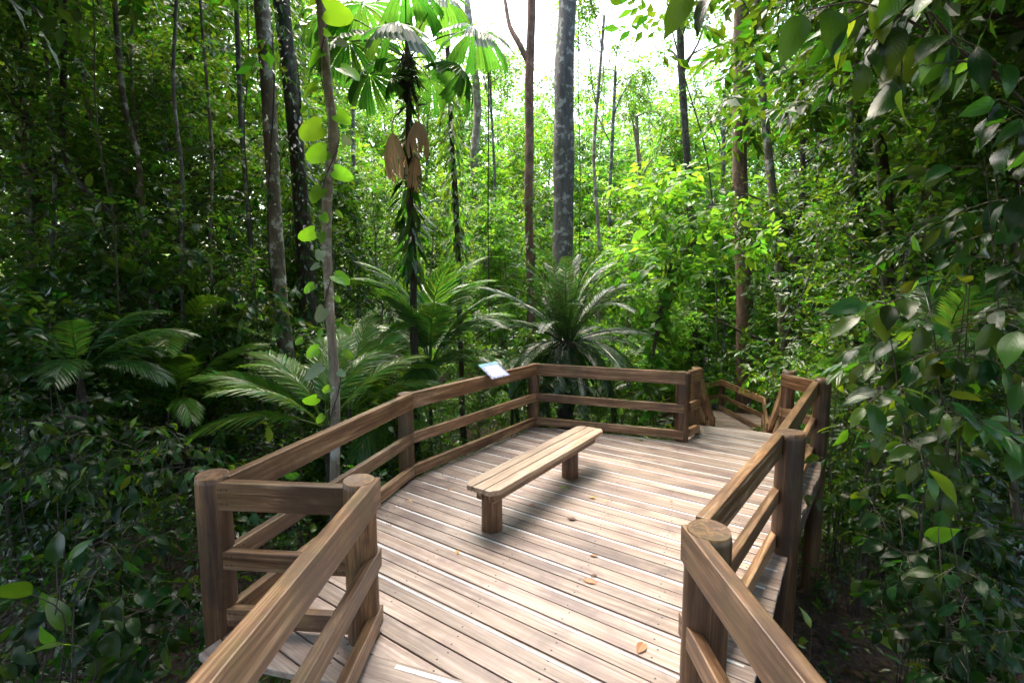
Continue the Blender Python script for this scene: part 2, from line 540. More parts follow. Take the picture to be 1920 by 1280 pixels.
def lay_boards(parent, poly, q0, q1, pitch, gap, z, strips, mat, seed, phase=0, thick=.04):
    rg = np.random.default_rng(seed)
    q = q0
    i = phase
    nails = []
    while q < q1:
        qa, qb = q + gap / 2, q + pitch - gap / 2
        ca, cb = crossings(poly, qa), crossings(poly, qb)
        n = min(len(ca), len(cb))
        if n < 2:
            cm = crossings(poly, (qa + qb) / 2)
            if len(cm) >= 2:
                if len(ca) < 2: ca = cm
                if len(cb) < 2: cb = cm
                n = 2
        if n >= 2:
            a0, a1, b0, b1 = ca[0], ca[-1], cb[0], cb[-1]
            j = rg.uniform(-.012, .012, 2)
            a0 += j[0]; b0 += j[0]; a1 += j[1]; b1 += j[1]
            o = (a0 + a1 + b0 + b1) / 4
            qm = (qa + qb) / 2
            dz = rg.uniform(-.002, .002)
            h = (qb - qa) / 2
            V = []
            for zz in (-thick, 0):
                V += [(a0 - o, -h, zz), (a1 - o, -h, zz), (b1 - o, h, zz), (b0 - o, h, zz)]
            me = hexa('board', V, M[mat], .004)
            mt = Matrix(((UX, NX, 0, o * UX + qm * NX), (UY, NY, 0, o * UY + qm * NY), (0, 0, 1, z + dz), (0, 0, 0, 1)))
            link('board', me, parent, mat=mt)
            for jx in np.arange(-3.0, 6.0, .62):
                jj = jx - .25 * (qm - 4)
                if max(a0, b0) + .03 < jj < min(a1, b1) - .03:
                    for s in (-.5, .5):
                        qq = qm + s * h * 1.1 + rg.uniform(-.008, .008)
                        u = jj + rg.uniform(-.02, .02)
                        nails.append((u * UX + qq * NX, u * UY + qq * NY, z + dz + .0012))
            if strips and i % 2 == 0 and q > 1.95:
                sa, sb = max(a0, b0) + rg.uniform(.03, .16), min(a1, b1) - rg.uniform(.02, .1)
                if sb - sa > .3:
                    hw = .009
                    qs = qb - .026
                    L = (sb - sa) / 2
                    V = [(-L, -hw, -.004), (L, -hw, -.004), (L, hw, -.004), (-L, hw, -.004), (-L, -hw, .003), (L, -hw, .003), (L, hw, .003), (-L, hw, .003)]
                    om = (sa + sb) / 2
                    mt = Matrix(((UX, NX, 0, om * UX + qs * NX), (UY, NY, 0, om * UY + qs * NY), (0, 0, 1, z + dz), (0, 0, 0, 1)))
                    link('grip_strip', hexa('grip_strip', V, M['strip'], 0), parent, mat=mt)
        q += pitch
        i += 1
    if nails:
        nails = np.array(nails)
        k = 6
        ang = np.arange(k) / k * 2 * math.pi
        ring = np.stack([np.cos(ang), np.sin(ang), np.zeros(k)], 1) * .0075
        V = (nails[:, None, :] + ring[None]).reshape(-1, 3)
        Fc = np.arange(len(V)).reshape(-1, k)
        tag(link('nail_heads', mesh_np('nail_heads', V, Fc, M['nail']), parent), kind='stuff')


main_poly = [(-1.86, 2.72), (-1.82, 2.95), (-1.14, 5.50), (.36, 7.64), (2.48, 6.84), (3.0, 7.72), (4.12, 7.2), (4.0, 6.05), (2.30, 3.86), (1.02, 2.02)]
lay_boards(deck, main_poly, 1.02, 8.2, .15, .011, 0, True, 'deck', 3)
# edge bearers under the boards
for a, b in (((-1.8, 2.9), (-1.12, 5.5)), ((-1.12, 5.5), (.37, 7.6)), ((.37, 7.6), (2.45, 6.8)), ((3.9, 6.0), (2.22, 3.85)), ((2.22, 3.85), (.96, 2.1)), ((-1.2, 2.7), (2.9, 6.7)), ((-.2, 2.5), (3.2, 5.6))):
    timber('bearer', (*a, -.05), (*b, -.05), .07, .22, M['beam'], deck)
# entrance walkway on which the viewer stands
walk = tag(link('entrance_walkway', None), 'timber walkway boards leading onto the platform', 'walkway', kind='structure')
ax = Vector((.945, -.326, 0))
for k in range(30):
    c = Vector((.0, 2.36, 0)) + Vector((-.02, -1, 0)) * (k * .152)
    w = 1.0
    timber('board', c - ax * w + Vector((0, 0, .003)), c + ax * w + Vector((0, 0, .003)), .141, .04, M['deck'], walk, bevel=.004)
    if k % 2 == 0:
        cs = c + Vector((.0, .035, .0055))
        timber('grip_strip', cs - ax * .72, cs + ax * .9, .03, .007, M['strip'], walk, bevel=0)

# ------------------------------------------------------------------ railings
r1 = thing('railing', 'three-rail timber railing round the far left side of the platform, carrying the sign', 'railing', (0, 0, 0), 'timber railings')
for i, (x, y) in enumerate((pB, pC, pD, pE)):
    post(r1, x, y, 1.005 if i else 1.03, ZG, .1 if i in (0, 3) else .09, 10 + i)
rail_run(r1, [pB, pC, pD, pE], -1, LV, ends=(-.02, .03))
r2 = thing('railing', 'timber railing along the right edge of the platform ending in the tallest post', 'railing', (0, 0, 0), 'timber railings')
for i, (x, y) in enumerate((pF, pH, pM)):
    post(r2, x, y, 1.03 if i == 0 else 1.06, -2.6, (.105, .1, .085)[i], 20 + i)
rail_run(r2, [(pG[0] + .07, pG[1] + .09), pF, pH], 1, LV, ends=(-.02, .0))
rail_run(r2, [pH, pM], 1, LV, ends=(-.05, .05), off=.05)
r3 = thing('railing', 'near left railing running from a round post towards the viewer', 'railing', (0, 0, 0), 'timber railings')
post(r3, *pA, 1.035, ZG, .098, 31)
dA = np.array([-.02, -1.0])
A2 = (pA[0] - .06, pA[1] - 4.2)
rail_run(r3, [pA, A2], 1, LV, ends=(.085, 0), zs=[0, .18], size_top=(.075, .185))
post(r3, A2[0], A2[1] + 1.6, 1.12, ZG, .098, 32)
r4 = thing('railing', 'short cross railing between the left corner post and the near round post', 'railing', (0, 0, 0), 'timber railings')
rail_run(r4, [(pB[0] + .05, pB[1]), (pA[0] - .05, pA[1] + .02)], -1, (1.0, .545, .16), ends=(.0, .0), off=.03)
r5 = thing('railing', 'near right railing with a cracked post top running towards the viewer', 'railing', (0, 0, 0), 'timber railings')
post(r5, *pG, 1.035, ZG, .11, 41)
rail_run(r5, [pG, (pG[0] - .03, pG[1] - 3.6)], -1, LV, ends=(.085, 0), zs=[0, .17], size_top=(.07, .185))
post(r5, pG[0] + .03, pG[1] - 2.4, 1.12, ZG, .1, 42)

# stairs down to the lower landing
SD = np.array([.44, .90]); SD = SD / np.linalg.norm(SD)
st = thing('staircase', 'timber stairs going down behind the platform', 'stairs')
I0, M0 = np.array(pI), np.array(pM)
NST = 11
run, rise = .385, 1.78 / NST
for k in range(NST):
    a = I0 + SD * (k * (run - .035) + .62) + np.array([.06, -.03]); b = M0 + SD * (k * (run - .035) + .62) - np.array([.06, -.03])
    z = -(k + 1) * rise + .0
    if k < NST - 1:
        for s in (-.09, .09):
            o = SD * (s + .04)
            timber('tread', (*(a + o), z), (*(b + o), z), .17, .045, M['deck'], st)
        o = SD * .205
        timber('grip_strip', (*(a + o * .98), z + .004), (*(b + o * .98), z + .004), .028, .006, M['strip'], st, bevel=0)
for s, p in ((0, I0), (1, M0)):
    e = p + SD * (NST * run)
    timber('stringer', (*p, -.05), (*e, -1.85), .06, .26, M['beam'], st)
dn = SD * (NST * run)
for nm, p, lab, sg in (('railing', I0, 'left handrail of the stairs going down, just behind the corner post', -1), ('railing', M0, 'right handrail of the stairs going down, behind the tallest post', 1)):
    r = thing('railing', lab, 'railing', (0, 0, 0), 'timber railings')
    q = p + dn * .36
    e = p + dn
    if sg < 0:
        post(r, *p, 1.02, -2.4, .07, 51)
        post(r, *q, 1.02 - 1.78 * .36, -2.6, .07, 52)
        rail_run(r, [pE, p], 1, LV, ends=(-.08, .02), off=-.06)
    post(r, *e, -.74, -3.0, .08, 53 + sg)
    rail_run(r, [p, e], sg, LV, zs=[0, -1.78], off=.02)
LZ = -1.78
land = tag(link('lower_landing', None), 'lower timber landing beyond the stairs', 'landing', kind='structure')
La, Lb = I0 + dn, M0 + dn
Kp, Lp = np.array([6.87, 15.7]), np.array([6.95, 13.1])
for k in range(34):
    c = (La + Lb) / 2 + SD * (k * .15 + .0)
    h = (Lb - La) / 2 * (1.05 + .012 * k)
    timber('board', (*(c - h), LZ + .001), (*(c + h), LZ + .001), .14, .04, M['deck'], land, bevel=0)
r = thing('railing', 'far railing round the lower landing, seen beyond the stairs', 'railing', (0, 0, 0), 'timber railings')
Np = Lb
Jp = np.array([5.2, 17.6])
for i, p in enumerate((Kp, Lp)):
    post(r, *p, LZ + 1.0, -4, .085, 60 + i)
rail_run(r, [Np, Lp, Kp], 1, LV, zs=[LZ] * 3, off=.06)
rail_run(r, [Kp, Jp], 1, LV[:2], zs=[LZ, LZ - .9], off=.06)
# lower path seen under the far railing
lp = tag(link('lower_path', None), 'pale timber path low down among the palms', 'path', kind='structure')
pa, pb = np.array([6.3, 17.8]), np.array([3.9, 15.4])
dpa = nrm(pb - pa); npa = np.array([-dpa[1], dpa[0]])
for k in range(24):
    c = pa + dpa * (k * .15)
    timber('board', (*(c - npa * .6), LZ - .55), (*(c + npa * .6), LZ - .55), .14, .04, M['deck'], lp, bevel=0)
r = thing('railing', 'small distant railing of the lower path seen between the far rails', 'railing', (0, 0, 0), 'timber railings')
for s in (-1, 1):
    for k in (0, .5, 1):
        p = pa + (pb - pa) * k + npa * .62 * s
        post(r, *p, LZ + .35, -4.5, .075, 70 + int(k * 4) + s)
    rail_run(r, [pa + npa * .62 * s, pb + npa * .62 * s], s, (.95, .5), zs=[LZ - .55] * 2, off=.05, size_top=(.07, .15))

# ------------------------------------------------------------------ bench
bx, by = nrm(np.array([1.33, 1.92]))
bench = thing('bench', 'low timber bench of three planks on two round log legs', 'bench', (-.30, 4.12, 0))
bu, bn = np.array([bx, by]), np.array([-by, bx])
BL = 2.30
for k in (-1, 0, 1):
    c0 = bn * (k * .125)
    hw = .058
    ch = .055
    prof = [(0, -hw), (BL, -hw), (BL, hw), (0, hw)]
    if k == -1: prof = [(ch + .03, -hw), (BL - ch - .02, -hw), (BL, -hw + ch), (BL, hw), (0, hw), (0, -hw + ch)]
    if k == 1: prof = [(0, -hw), (BL, -hw), (BL, hw - ch), (BL - ch - .02, hw), (ch + .03, hw), (0, hw - ch)]
    bm = bmesh.new()
    lo = [bm.verts.new((x, y, -.048)) for x, y in prof]
    hi = [bm.verts.new((x, y, 0)) for x, y in prof]
    bm.faces.new(lo[::-1]); bm.faces.new(hi)
    n = len(prof)
    for i in range(n):
        bm.faces.new((lo[i], lo[(i + 1) % n], hi[(i + 1) % n], hi[i]))
    bmesh.ops.bevel(bm, geom=list(bm.edges), offset=.006, segments=2, profile=.6, affect='EDGES', clamp_overlap=True)
    mt = Matrix(((bx, -by, 0, c0[0]), (by, bx, 0, c0[1]), (0, 0, 1, .455), (0, 0, 0, 1)))
    pl = link('seat_plank', bm_mesh('seat_plank', bm, M['bench']), bench, mat=mt)
    rg = np.random.default_rng(80 + k)
    V = []
    for x in (.17, .6, 1.15, 1.75, 2.15):
        for yy in (-.03, .03):
            a = np.arange(6) / 6 * 6.283
            V.append(np.stack([x + rg.uniform(-.01, .01) + .006 * np.cos(a), yy + .006 * np.sin(a), np.full(6, .0012)], 1))
    V = np.concatenate(V)
    tag(link('nail_heads', mesh_np('nail_heads', V, np.arange(len(V)).reshape(-1, 6), M['nail']), pl), kind='stuff')
for s in (.125, -.125):
    a, b = bu * .1 + bn * s * .55, bu * (BL - .1) + bn * s * .55
    timber('bearer', (*a, .407), (*b, .407), .06, .11, M['rail'], bench)
for t in (.2, 1.72):
    p = bu * t
    o = post(bench, p[0], p[1], .405, .0, .098, int(90 + t * 10))
    o.name = 'leg'

# ------------------------------------------------------------------ information sign on the left railing


def sign_mat():
    m, t, b, out = new_mat('sign_print')
    tc = nd(t, 'ShaderNodeTexCoord')
    sp = nd(t, 'ShaderNodeSeparateXYZ')
    t.links.new(tc.outputs['Object'], sp.inputs[0])
    n = nd(t, 'ShaderNodeTexNoise', inp={'Scale': 26.0, 'Detail': 5.0, 'Roughness': .7})
    t.links.new(tc.outputs['Object'], n.inputs['Vector'])
    edge = ramp(t, n.outputs[0], [(.38, (.05, .06, .13)), (.5, (.30, .30, .50)), (.66, (.55, .62, .68))])

    def box(sock, lo, hi):
        g = nd(t, 'ShaderNodeMath', operation='GREATER_THAN', inp={1: lo})
        l = nd(t, 'ShaderNodeMath', operation='LESS_THAN', inp={1: hi})
        t.links.new(sock, g.inputs[0]); t.links.new(sock, l.inputs[0])
        mu = nd(t, 'ShaderNodeMath', operation='MULTIPLY')
        t.links.new(g.outputs[0], mu.inputs[0]); t.links.new(l.outputs[0], mu.inputs[1])
        return mu.outputs[0]
    # wobbly inner white field
    wob = nd(t, 'ShaderNodeMath', operation='MULTIPLY_ADD', inp={1: .09, 2: -.045})
    t.links.new(n.outputs[0], wob.inputs[0])
    xs = nd(t, 'ShaderNodeMath', operation='ADD'); t.links.new(sp.outputs[0], xs.inputs[0]); t.links.new(wob.outputs[0], xs.inputs[1])
    ys = nd(t, 'ShaderNodeMath', operation='ADD'); t.links.new(sp.outputs[1], ys.inputs[0]); t.links.new(wob.outputs[0], ys.inputs[1])
    inn = nd(t, 'ShaderNodeMath', operation='MULTIPLY')
    t.links.new(box(xs.outputs[0], -.15, .15), inn.inputs[0]); t.links.new(box(ys.outputs[0], -.115, .085), inn.inputs[1])
    c1 = mixc(t, edge.outputs[0], (.78, .80, .86), inn.outputs[0])
    top = box(sp.outputs[1], .10, .2)
    c2 = mixc(t, c1, (.22, .48, .58), top)
    t.links.new(c2, b.inputs['Base Color'])
    b.inputs['Roughness'].default_value = .3
    return m


sg = thing('information_sign', 'small tilted information panel with blue and purple border on the railing', 'sign')
sp_ = at(907, 702, 6.62)
dirCD = nrm(np.array(pD) - np.array(pC))
X = Vector((dirCD[0], dirCD[1], 0))
Yup = (Vector((-dirCD[1], dirCD[0], 0)) * .82 + Vector((0, 0, 1)) * .57).normalized()
Zn = X.cross(Yup)
mt = Matrix((X, Yup, Zn)).transposed().to_4x4()
mt.translation = Vector((*(np.array(pC) + (np.array(pD) - np.array(pC)) * .57 + np.array([dirCD[1], -dirCD[0]]) * .10), 1.075))
hw, hh = .20, .15
V = [(-hw, -hh, -.012), (hw, -hh, -.012), (hw, hh, -.012), (-hw, hh, -.012), (-hw, -hh, 0), (hw, -hh, 0), (hw, hh, 0), (-hw, hh, 0)]
link('panel', hexa('panel', V, sign_mat(), .003), sg, mat=mt)
# title strokes and body text lines, printed on the panel
rg = np.random.default_rng(5)
tx = []
x = -.10
while x < .09:
    w = rg.uniform(.008, .02)
    tx.append((x, .118, w, .018)); x += w + .008
for k in range(6):
    x = -.11
    while x < .10:
        w = rg.uniform(.01, .03)
        tx.append((x, .06 - k * .025, min(w, .11 - x), .006)); x += w + .007
V, Fq = [], []
for x, y, w, h in tx:
    i = len(V)
    V += [(x, y, .0015), (x + w, y, .0015), (x + w, y + h, .0015), (x, y + h, .0015)]
    Fq.append((i, i + 1, i + 2, i + 3))
tp = link('printed_text', mesh_np('printed_text', np.array(V), np.array(Fq), plain('sign_ink', (.36, .42, .54), .4)), sg, mat=mt)
tag(tp, kind='stuff')
b0 = Vector(mt.translation)
timber('bracket', b0 + Yup * -.1 - Zn * .012 + Vector((0, 0, -.0)), b0 + Yup * .12 - Zn * .012, .16, .02, M['beam'], sg, local_up=Zn)

# ------------------------------------------------------------------ foliage kit
T_MID = (np.array([(0, 0, 0), (.42, .5, .10), (.42, -.5, .10), (1, 0, -.08), (.45, 0, 0)], float),
         np.array([(0, 4, 1), (1, 4, 3), (0, 2, 4), (2, 3, 4)]))
T_FAR = (np.array([(0, 0, 0), (.45, .5, .04), (1, 0, -.05), (.45, -.5, .04)], float), np.array([(0, 3, 2), (0, 2, 1)]))
T_TWIG = (np.array([(0, .5, -.3), (0, -.5, -.3), (0, 0, .5), (1, .25, -.1), (1, -.25, -.1), (1, 0, .25)], float),
          np.array([(0, 1, 4), (0, 4, 3), (1, 2, 5), (1, 5, 4), (2, 0, 3), (2, 3, 5)]))


def stamp(tpl, P, D, N, L, wr):
    """copies of a small template laid at P along D with face normal N, length L, width L*wr"""
    tv, tf = tpl
    D = nrm(D)
    S = nrm(np.cross(N, D))
    N = np.cross(D, S)
    wr = np.broadcast_to(np.asarray(wr, float), L.shape)
    V = P[:, None] + L[:, None, None] * (tv[None, :, 0:1] * D[:, None] + (tv[None, :, 1:2] * S[:, None] + tv[None, :, 2:3] * N[:, None]) * wr[:, None, None])
    k = len(tv)
    Fc = (tf[None] + (np.arange(len(P)) * k)[:, None, None]).reshape(-1, 3)
    return V.reshape(-1, 3), Fc


def join(parts):
    V, Fc, o = [], [], 0
    for v, f in parts:
        V.append(v); Fc.append(f + o); o += len(v)
    return np.concatenate(V), np.concatenate(Fc)


UP = np.array([0, 0, 1.])


def sprays(rg, C, R, tw, m, tl, ll, droop=.25, shell=.5, flat=.35):
    """twigs with two ranks of leaves, spread through the clumps C with radii R"""
    C = np.asarray(C, float)
    R = np.asarray(R, float)
    if R.ndim == 1: R = R[:, None] * np.array([1, 1, .55])
    k = len(C)
    idx = np.repeat(np.arange(k), tw)
    n = len(idx)
    v = nrm(rg.normal(size=(n, 3))) * (rg.uniform(0, 1, (n, 1)) ** shell)
    P = C[idx] + v * R[idx]
    T = nrm(v * .8 + rg.normal(size=(n, 3)) * .55 + np.array([0, 0, -droop]))
    TL = tl * rg.uniform(.6, 1.3, n)
    S = nrm(np.cross(T, UP + rg.normal(size=(n, 3)) * .25))
    N = np.cross(S, T)
    N *= np.sign(N[:, 2:3] + 1e-6)
    j = np.arange(m)
    t = (j + .6) / m
    sg = np.where(j % 2, 1., -1.)
    sg[-1] = 0
    LP = P[:, None] + T[:, None] * (TL[:, None, None] * t[None, :, None])
    LD = T[:, None] * .6 + S[:, None] * (sg * .9)[None, :, None] + np.array([0, 0, -.22]) + rg.normal(size=(n, m, 3)) * .2
    LN = N[:, None] + rg.normal(size=(n, m, 3)) * flat
    LL = ll * rg.uniform(.6, 1.25, (n, m)) * (1 - .25 * np.abs(t - .6))[None]
    return (P, T, TL, N), (LP.reshape(-1, 3), LD.reshape(-1, 3), LN.reshape(-1, 3), LL.ravel())


def tube(pts, rad, sides=8, seed=0, wob=.0):
    pts = np.asarray(pts, float)
    rad = np.asarray(rad, float)
    n = len(pts)
    tan = nrm(np.gradient(pts, axis=0))
    ref = np.array([1., 0, 0]) if abs(tan[:, 0]).mean() < .8 else np.array([0, 1., 0])
    A = nrm(np.cross(tan, ref)); B = np.cross(tan, A)
    a = np.arange(sides) / sides * 2 * math.pi
    rr = rad[:, None] * np.ones(sides)
    if wob:
        rg = np.random.default_rng(seed)
        ph = rg.uniform(0, 6.28, 4)
        z = np.arange(n)[:, None]
        rr = rr * (1 + wob * (np.sin(2 * a + ph[0] + z * .35) + .7 * np.sin(3 * a + ph[1] - z * .5) + .6 * np.sin(z * 1.3 + ph[2]) + .4 * np.sin(5 * a + z * .9)))
    V = pts[:, None] + (np.cos(a)[None, :, None] * A[:, None] + np.sin(a)[None, :, None] * B[:, None]) * rr[:, :, None]
    i = np.arange(n - 1)[:, None] * sides
    j = np.arange(sides)[None]
    q0, q1 = i + j, i + (j + 1) % sides
    f1 = np.stack([q0, q1, q1 + sides], -1).reshape(-1, 3)
    f2 = np.stack([q0, q1 + sides, q0 + sides], -1).reshape(-1, 3)
    return V.reshape(-1, 3), np.concatenate([f1, f2])


def curve(ctrl, n=14):
    """smooth line through control points"""
    c = np.asarray(ctrl, float)
    s = np.concatenate([[0], np.cumsum(np.linalg.norm(np.diff(c, axis=0), axis=1))])
    t = np.linspace(0, s[-1], n)
    out = np.stack([np.interp(t, s, c[:, k]) for k in range(c.shape[1])], 1)
    for _ in range(2):
        out[1:-1] = out[:-2] * .25 + out[1:-1] * .5 + out[2:] * .25
    return out


def limb(rg, a, b, r0, r1, sag=.12, n=6, sides=5):
    a, b = np.asarray(a, float), np.asarray(b, float)
    L = np.linalg.norm(b - a)
    t = np.linspace(0, 1, n)[:, None]
    mid = rg.normal(size=3) * L * .07 + np.array([0, 0, sag * L])
    P = a + (b - a) * t + np.sin(t * math.pi) * mid + rg.normal(size=(n, 3)) * L * .012
    P[0] = a
    return tube(P, np.linspace(r0, r1, n), sides)


def make_tree(seed, h, r_trunk, crown0, cr, nclump, tw, m, tl, ll, wr, leaf, barkm, lean=.05, clump_r=.55, tpl=T_MID, top=True, droop=.25):
    """meshes of a tree whose base is the origin"""
    rg = np.random.default_rng(seed)
    k = 14
    t = np.linspace(0, 1, k)
    bend = np.cumsum(rg.normal(size=(k, 2)) * lean * h / k, 0)
    bend -= bend[0]
    axis = np.concatenate([bend, (t * h)[:, None]], 1)
    rad = r_trunk * (1 - .75 * t) + r_trunk * .5 * np.exp(-t * 18)
    trunk = tube(axis, rad, 9, seed, .05)
    C, br = [], []
    for i in range(nclump):
        f = crown0 + (1 - crown0) * (i + rg.uniform(0, 1)) / nclump
        f = min(f, .99)
        p = np.array([np.interp(f, t, axis[:, c]) for c in range(3)])
        a = rg.uniform(0, 2 * math.pi)
        prof = math.sin(math.pi * min(1, .25 + .75 * (f - crown0) / (1 - crown0 + 1e-6)) ** .9)
        rr = cr * (.3 + .75 * prof) * rg.uniform(.35, 1)
        c = p + np.array([math.cos(a) * rr, math.sin(a) * rr, rr * rg.uniform(-.1, .45)])
        C.append(c)
        br.append(limb(rg, p - np.array([0, 0, rr * .25]), c, r_trunk * (1 - .75 * f) * .5 + .006, .006))
    C = np.array(C)
    R = clump_r * rg.uniform(.6, 1.25, nclump) * cr / 1.5
    tg, lf = sprays(rg, C, R, tw, m, tl, ll, droop)
    br.append(stamp(T_TWIG, tg[0], tg[1], tg[3], tg[2], .012))
    crown = stamp(tpl, *lf, wr)
    nm = 'tree'
    return dict(trunk=mesh_np(nm + '_trunk', *trunk, M[barkm], True), branches=mesh_np(nm + '_branches', *join(br), M['twig']),
                crown=mesh_np(nm + '_crown', *crown, M[leaf]))


def plant_tree(proto, name, label, cat, x, y, s=1.0, rz=0., group=None, z=None, parts=('trunk', 'branches', 'crown'), tilt=(0, 0)):
    zz = float(ground_z(x, y)) - .05 if z is None else z
    o = thing(name, label, cat, (x, y, zz), group, rz, s)
    o.rotation_euler = (tilt[0], tilt[1], rz)
    for p in parts:
        c = link(p, proto[p], o)
        if p != 'trunk': c['kind'] = 'stuff'
    return o


# ------------------------------------------------------------------ tree kinds
K = {}
K['sap_dark'] = make_tree(1, 4.2, .03, .12, 1.0, 22, 15, 7, .34, .19, .46, 'leaf_dark', 'bark_dark', .10, .5, droop=.1)
K['sap_mid'] = make_tree(2, 4.6, .035, .15, 1.1, 22, 14, 7, .36, .18, .44, 'leaf_mid', 'bark_pale', .12, .5, droop=.1)
K['treelet_dark'] = make_tree(3, 8.5, .06, .10, 1.9, 46, 20, 8, .42, .19, .45, 'leaf_dark', 'bark_mottled', .09, .62, droop=.1)
K['treelet_mid'] = make_tree(4, 9.0, .06, .13, 1.9, 44, 20, 8, .42, .18, .44, 'leaf_mid', 'bark_pale', .10, .62, droop=.15)
K['treelet_fine'] = make_tree(5, 8.0, .05, .10, 1.8, 48, 24, 10, .40, .125, .42, 'leaf_mid', 'bark_grey', .10, .6, droop=.1)
K['treelet_bright'] = make_tree(6, 7.5, .05, .15, 1.7, 38, 18, 8, .42, .19, .46, 'leaf_bright', 'bark_pale', .1, .58, droop=.1)
K['tall_dark'] = make_tree(7, 15, .15, .22, 3.1, 62, 30, 8, .55, .22, .45, 'leaf_dark', 'bark_dark', .05, .68, droop=.15)
K['tall_mid'] = make_tree(8, 16, .14, .22, 2.9, 60, 28, 8, .55, .21, .44, 'leaf_mid', 'bark_grey', .05, .68, droop=.15)
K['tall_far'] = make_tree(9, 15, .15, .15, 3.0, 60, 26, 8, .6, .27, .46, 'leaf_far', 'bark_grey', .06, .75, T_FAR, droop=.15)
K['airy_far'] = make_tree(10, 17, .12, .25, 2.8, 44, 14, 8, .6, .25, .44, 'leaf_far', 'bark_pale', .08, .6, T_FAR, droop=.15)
K['canopy'] = make_tree(11, 15, .2, .5, 4.4, 84, 44, 8, .6, .24, .46, 'leaf_dark', 'bark_dark', .04, .7, T_MID, droop=.1)


def px(u, Y):
    return (u - 960) * Y / F


rgp = np.random.default_rng(21)


ORD = ['second', 'third', 'fourth', 'fifth', 'sixth', 'seventh', 'eighth', 'ninth', 'tenth', 'eleventh', 'twelfth', 'thirteenth', 'fourteenth', 'fifteenth']


def scatter(spec, name, label, cat, group):
    spec = sorted(spec, key=lambda q: q[1])
    for i, (kind, u, Y, s) in enumerate(spec):
        w = 'leftmost' if i == 0 else 'rightmost' if i == len(spec) - 1 else ORD[i - 1] + ' from left'
        plant_tree(K[kind], name, w + ' ' + label, cat, px(u, Y), Y, s, rgp.uniform(0, 6.28), group, tilt=tuple(rgp.normal(size=2) * .04))


# left side, dark understorey
scatter([('treelet_dark', -60, 7.0, 1.0), ('treelet_fine', 110, 8.2, 1.05), ('treelet_mid', 230, 9.5, 1.0), ('treelet_dark', 330, 11.0, 1.15), ('treelet_fine', 400, 9.3, .95),
         ('treelet_mid', 20, 10.5, 1.15)],
        'understorey_tree', 'of the slender small-leaved trees left of the mottled trunk', 'tree', 'thicket trees left of the mottled trunk')
scatter([('tall_dark', -120, 11, .95), ('tall_mid', 60, 14, .95), ('tall_dark', 200, 15, 1.0), ('tall_mid', 330, 17, 1.05), ('tall_dark', 440, 14.5, .95), ('tall_dark', 130, 20, 1.2), ('tall_mid', 420, 22, 1.2)],
        'forest_tree', 'of the taller trees behind the dark thicket on the left', 'tree', 'taller trees behind the left thicket')
scatter([('sap_dark', 40, 6.0, .8), ('sap_dark', 170, 6.6, .75), ('sap_mid', 300, 7.8, .85), ('sap_dark', 385, 8.6, .8), ('sap_dark', -40, 5.2, .8)],
        'leafy_sapling', 'of the dark leafy saplings low in the left shade', 'sapling', 'saplings in the shade on the left')
# middle, between the mottled trunk and the big dark trunk
scatter([('treelet_mid', 560, 12.5, .85), ('treelet_dark', 650, 12, .72), ('treelet_fine', 725, 13.5, .80), ('treelet_mid', 815, 14.5, .72), ('treelet_fine', 905, 17, .80), ('treelet_bright', 690, 17, 1.0), ('treelet_mid', 970, 20, 1.1), ('treelet_bright', 930, 16, .85), ('treelet_bright', 860, 19, 1.1), ('treelet_bright', 1020, 18, .8)],
        'understorey_tree', 'of the pale green treelets behind the fan palm', 'tree', 'treelets behind the fan palm')
scatter([('sap_mid', 650, 9.0, .62), ('sap_dark', 735, 9.6, .62), ('sap_mid', 900, 11, .66), ('sap_dark', 985, 11.4, .62), ('sap_dark', 600, 8.2, .66)],
        'leafy_sapling', 'of the leafy saplings among the palms behind the sign', 'sapling', 'saplings behind the sign')
scatter([('tall_far', 560, 24, 1.0), ('tall_mid', 640, 26, .92), ('tall_far', 730, 27, .85), ('airy_far', 860, 33, .88), ('tall_far', 930, 35, .75), ('airy_far', 1010, 33, 1.0), ('tall_mid', 600, 19, .9), ('airy_far', 920, 30, 1.0), ('tall_far', 960, 28, .72), ('tall_far', 850, 26, .85), ('tall_mid', 800, 24, .85)],
        'forest_tree', 'of the far trees between mottled trunk and thickest trunk', 'tree', 'far trees left of the big trunk')
# right of the big dark trunk
scatter([('treelet_bright', 1130, 17, .85), ('treelet_mid', 1190, 19, .9), ('treelet_bright', 1225, 14.5, .7), ('treelet_fine', 1350, 21, 1.0), ('treelet_bright', 1120, 24, 1.35), ('treelet_mid', 1300, 22, 1.35), ('treelet_bright', 1210, 20, 1.2), ('treelet_bright', 1330, 19.5, 1.1), ('treelet_bright', 1165, 15, .8), ('treelet_bright', 1400, 20, 1.3)],
        'understorey_tree', 'of the bright green treelets right of the thickest trunk', 'tree', 'treelets right of the big trunk')
scatter([('airy_far', 1115, 30, 1.0), ('tall_far', 1010, 26, .8), ('tall_far', 1100, 27, .82), ('tall_far', 1185, 26, .8), ('tall_far', 1262, 25, .86), ('airy_far', 1235, 29, .98), ('airy_far', 1170, 34, 1.05), ('tall_far', 1150, 33, .85), ('tall_far', 1190, 38, .8), ('airy_far', 1250, 36, .8), ('tall_far', 1330, 32, .95), ('tall_far', 1400, 27, 1.0), ('tall_far', 1290, 44, .95), ('tall_far', 1080, 46, .9)],
        'forest_tree', 'of the far pale trees under the bright sky gap', 'tree', 'far trees under the sky gap')
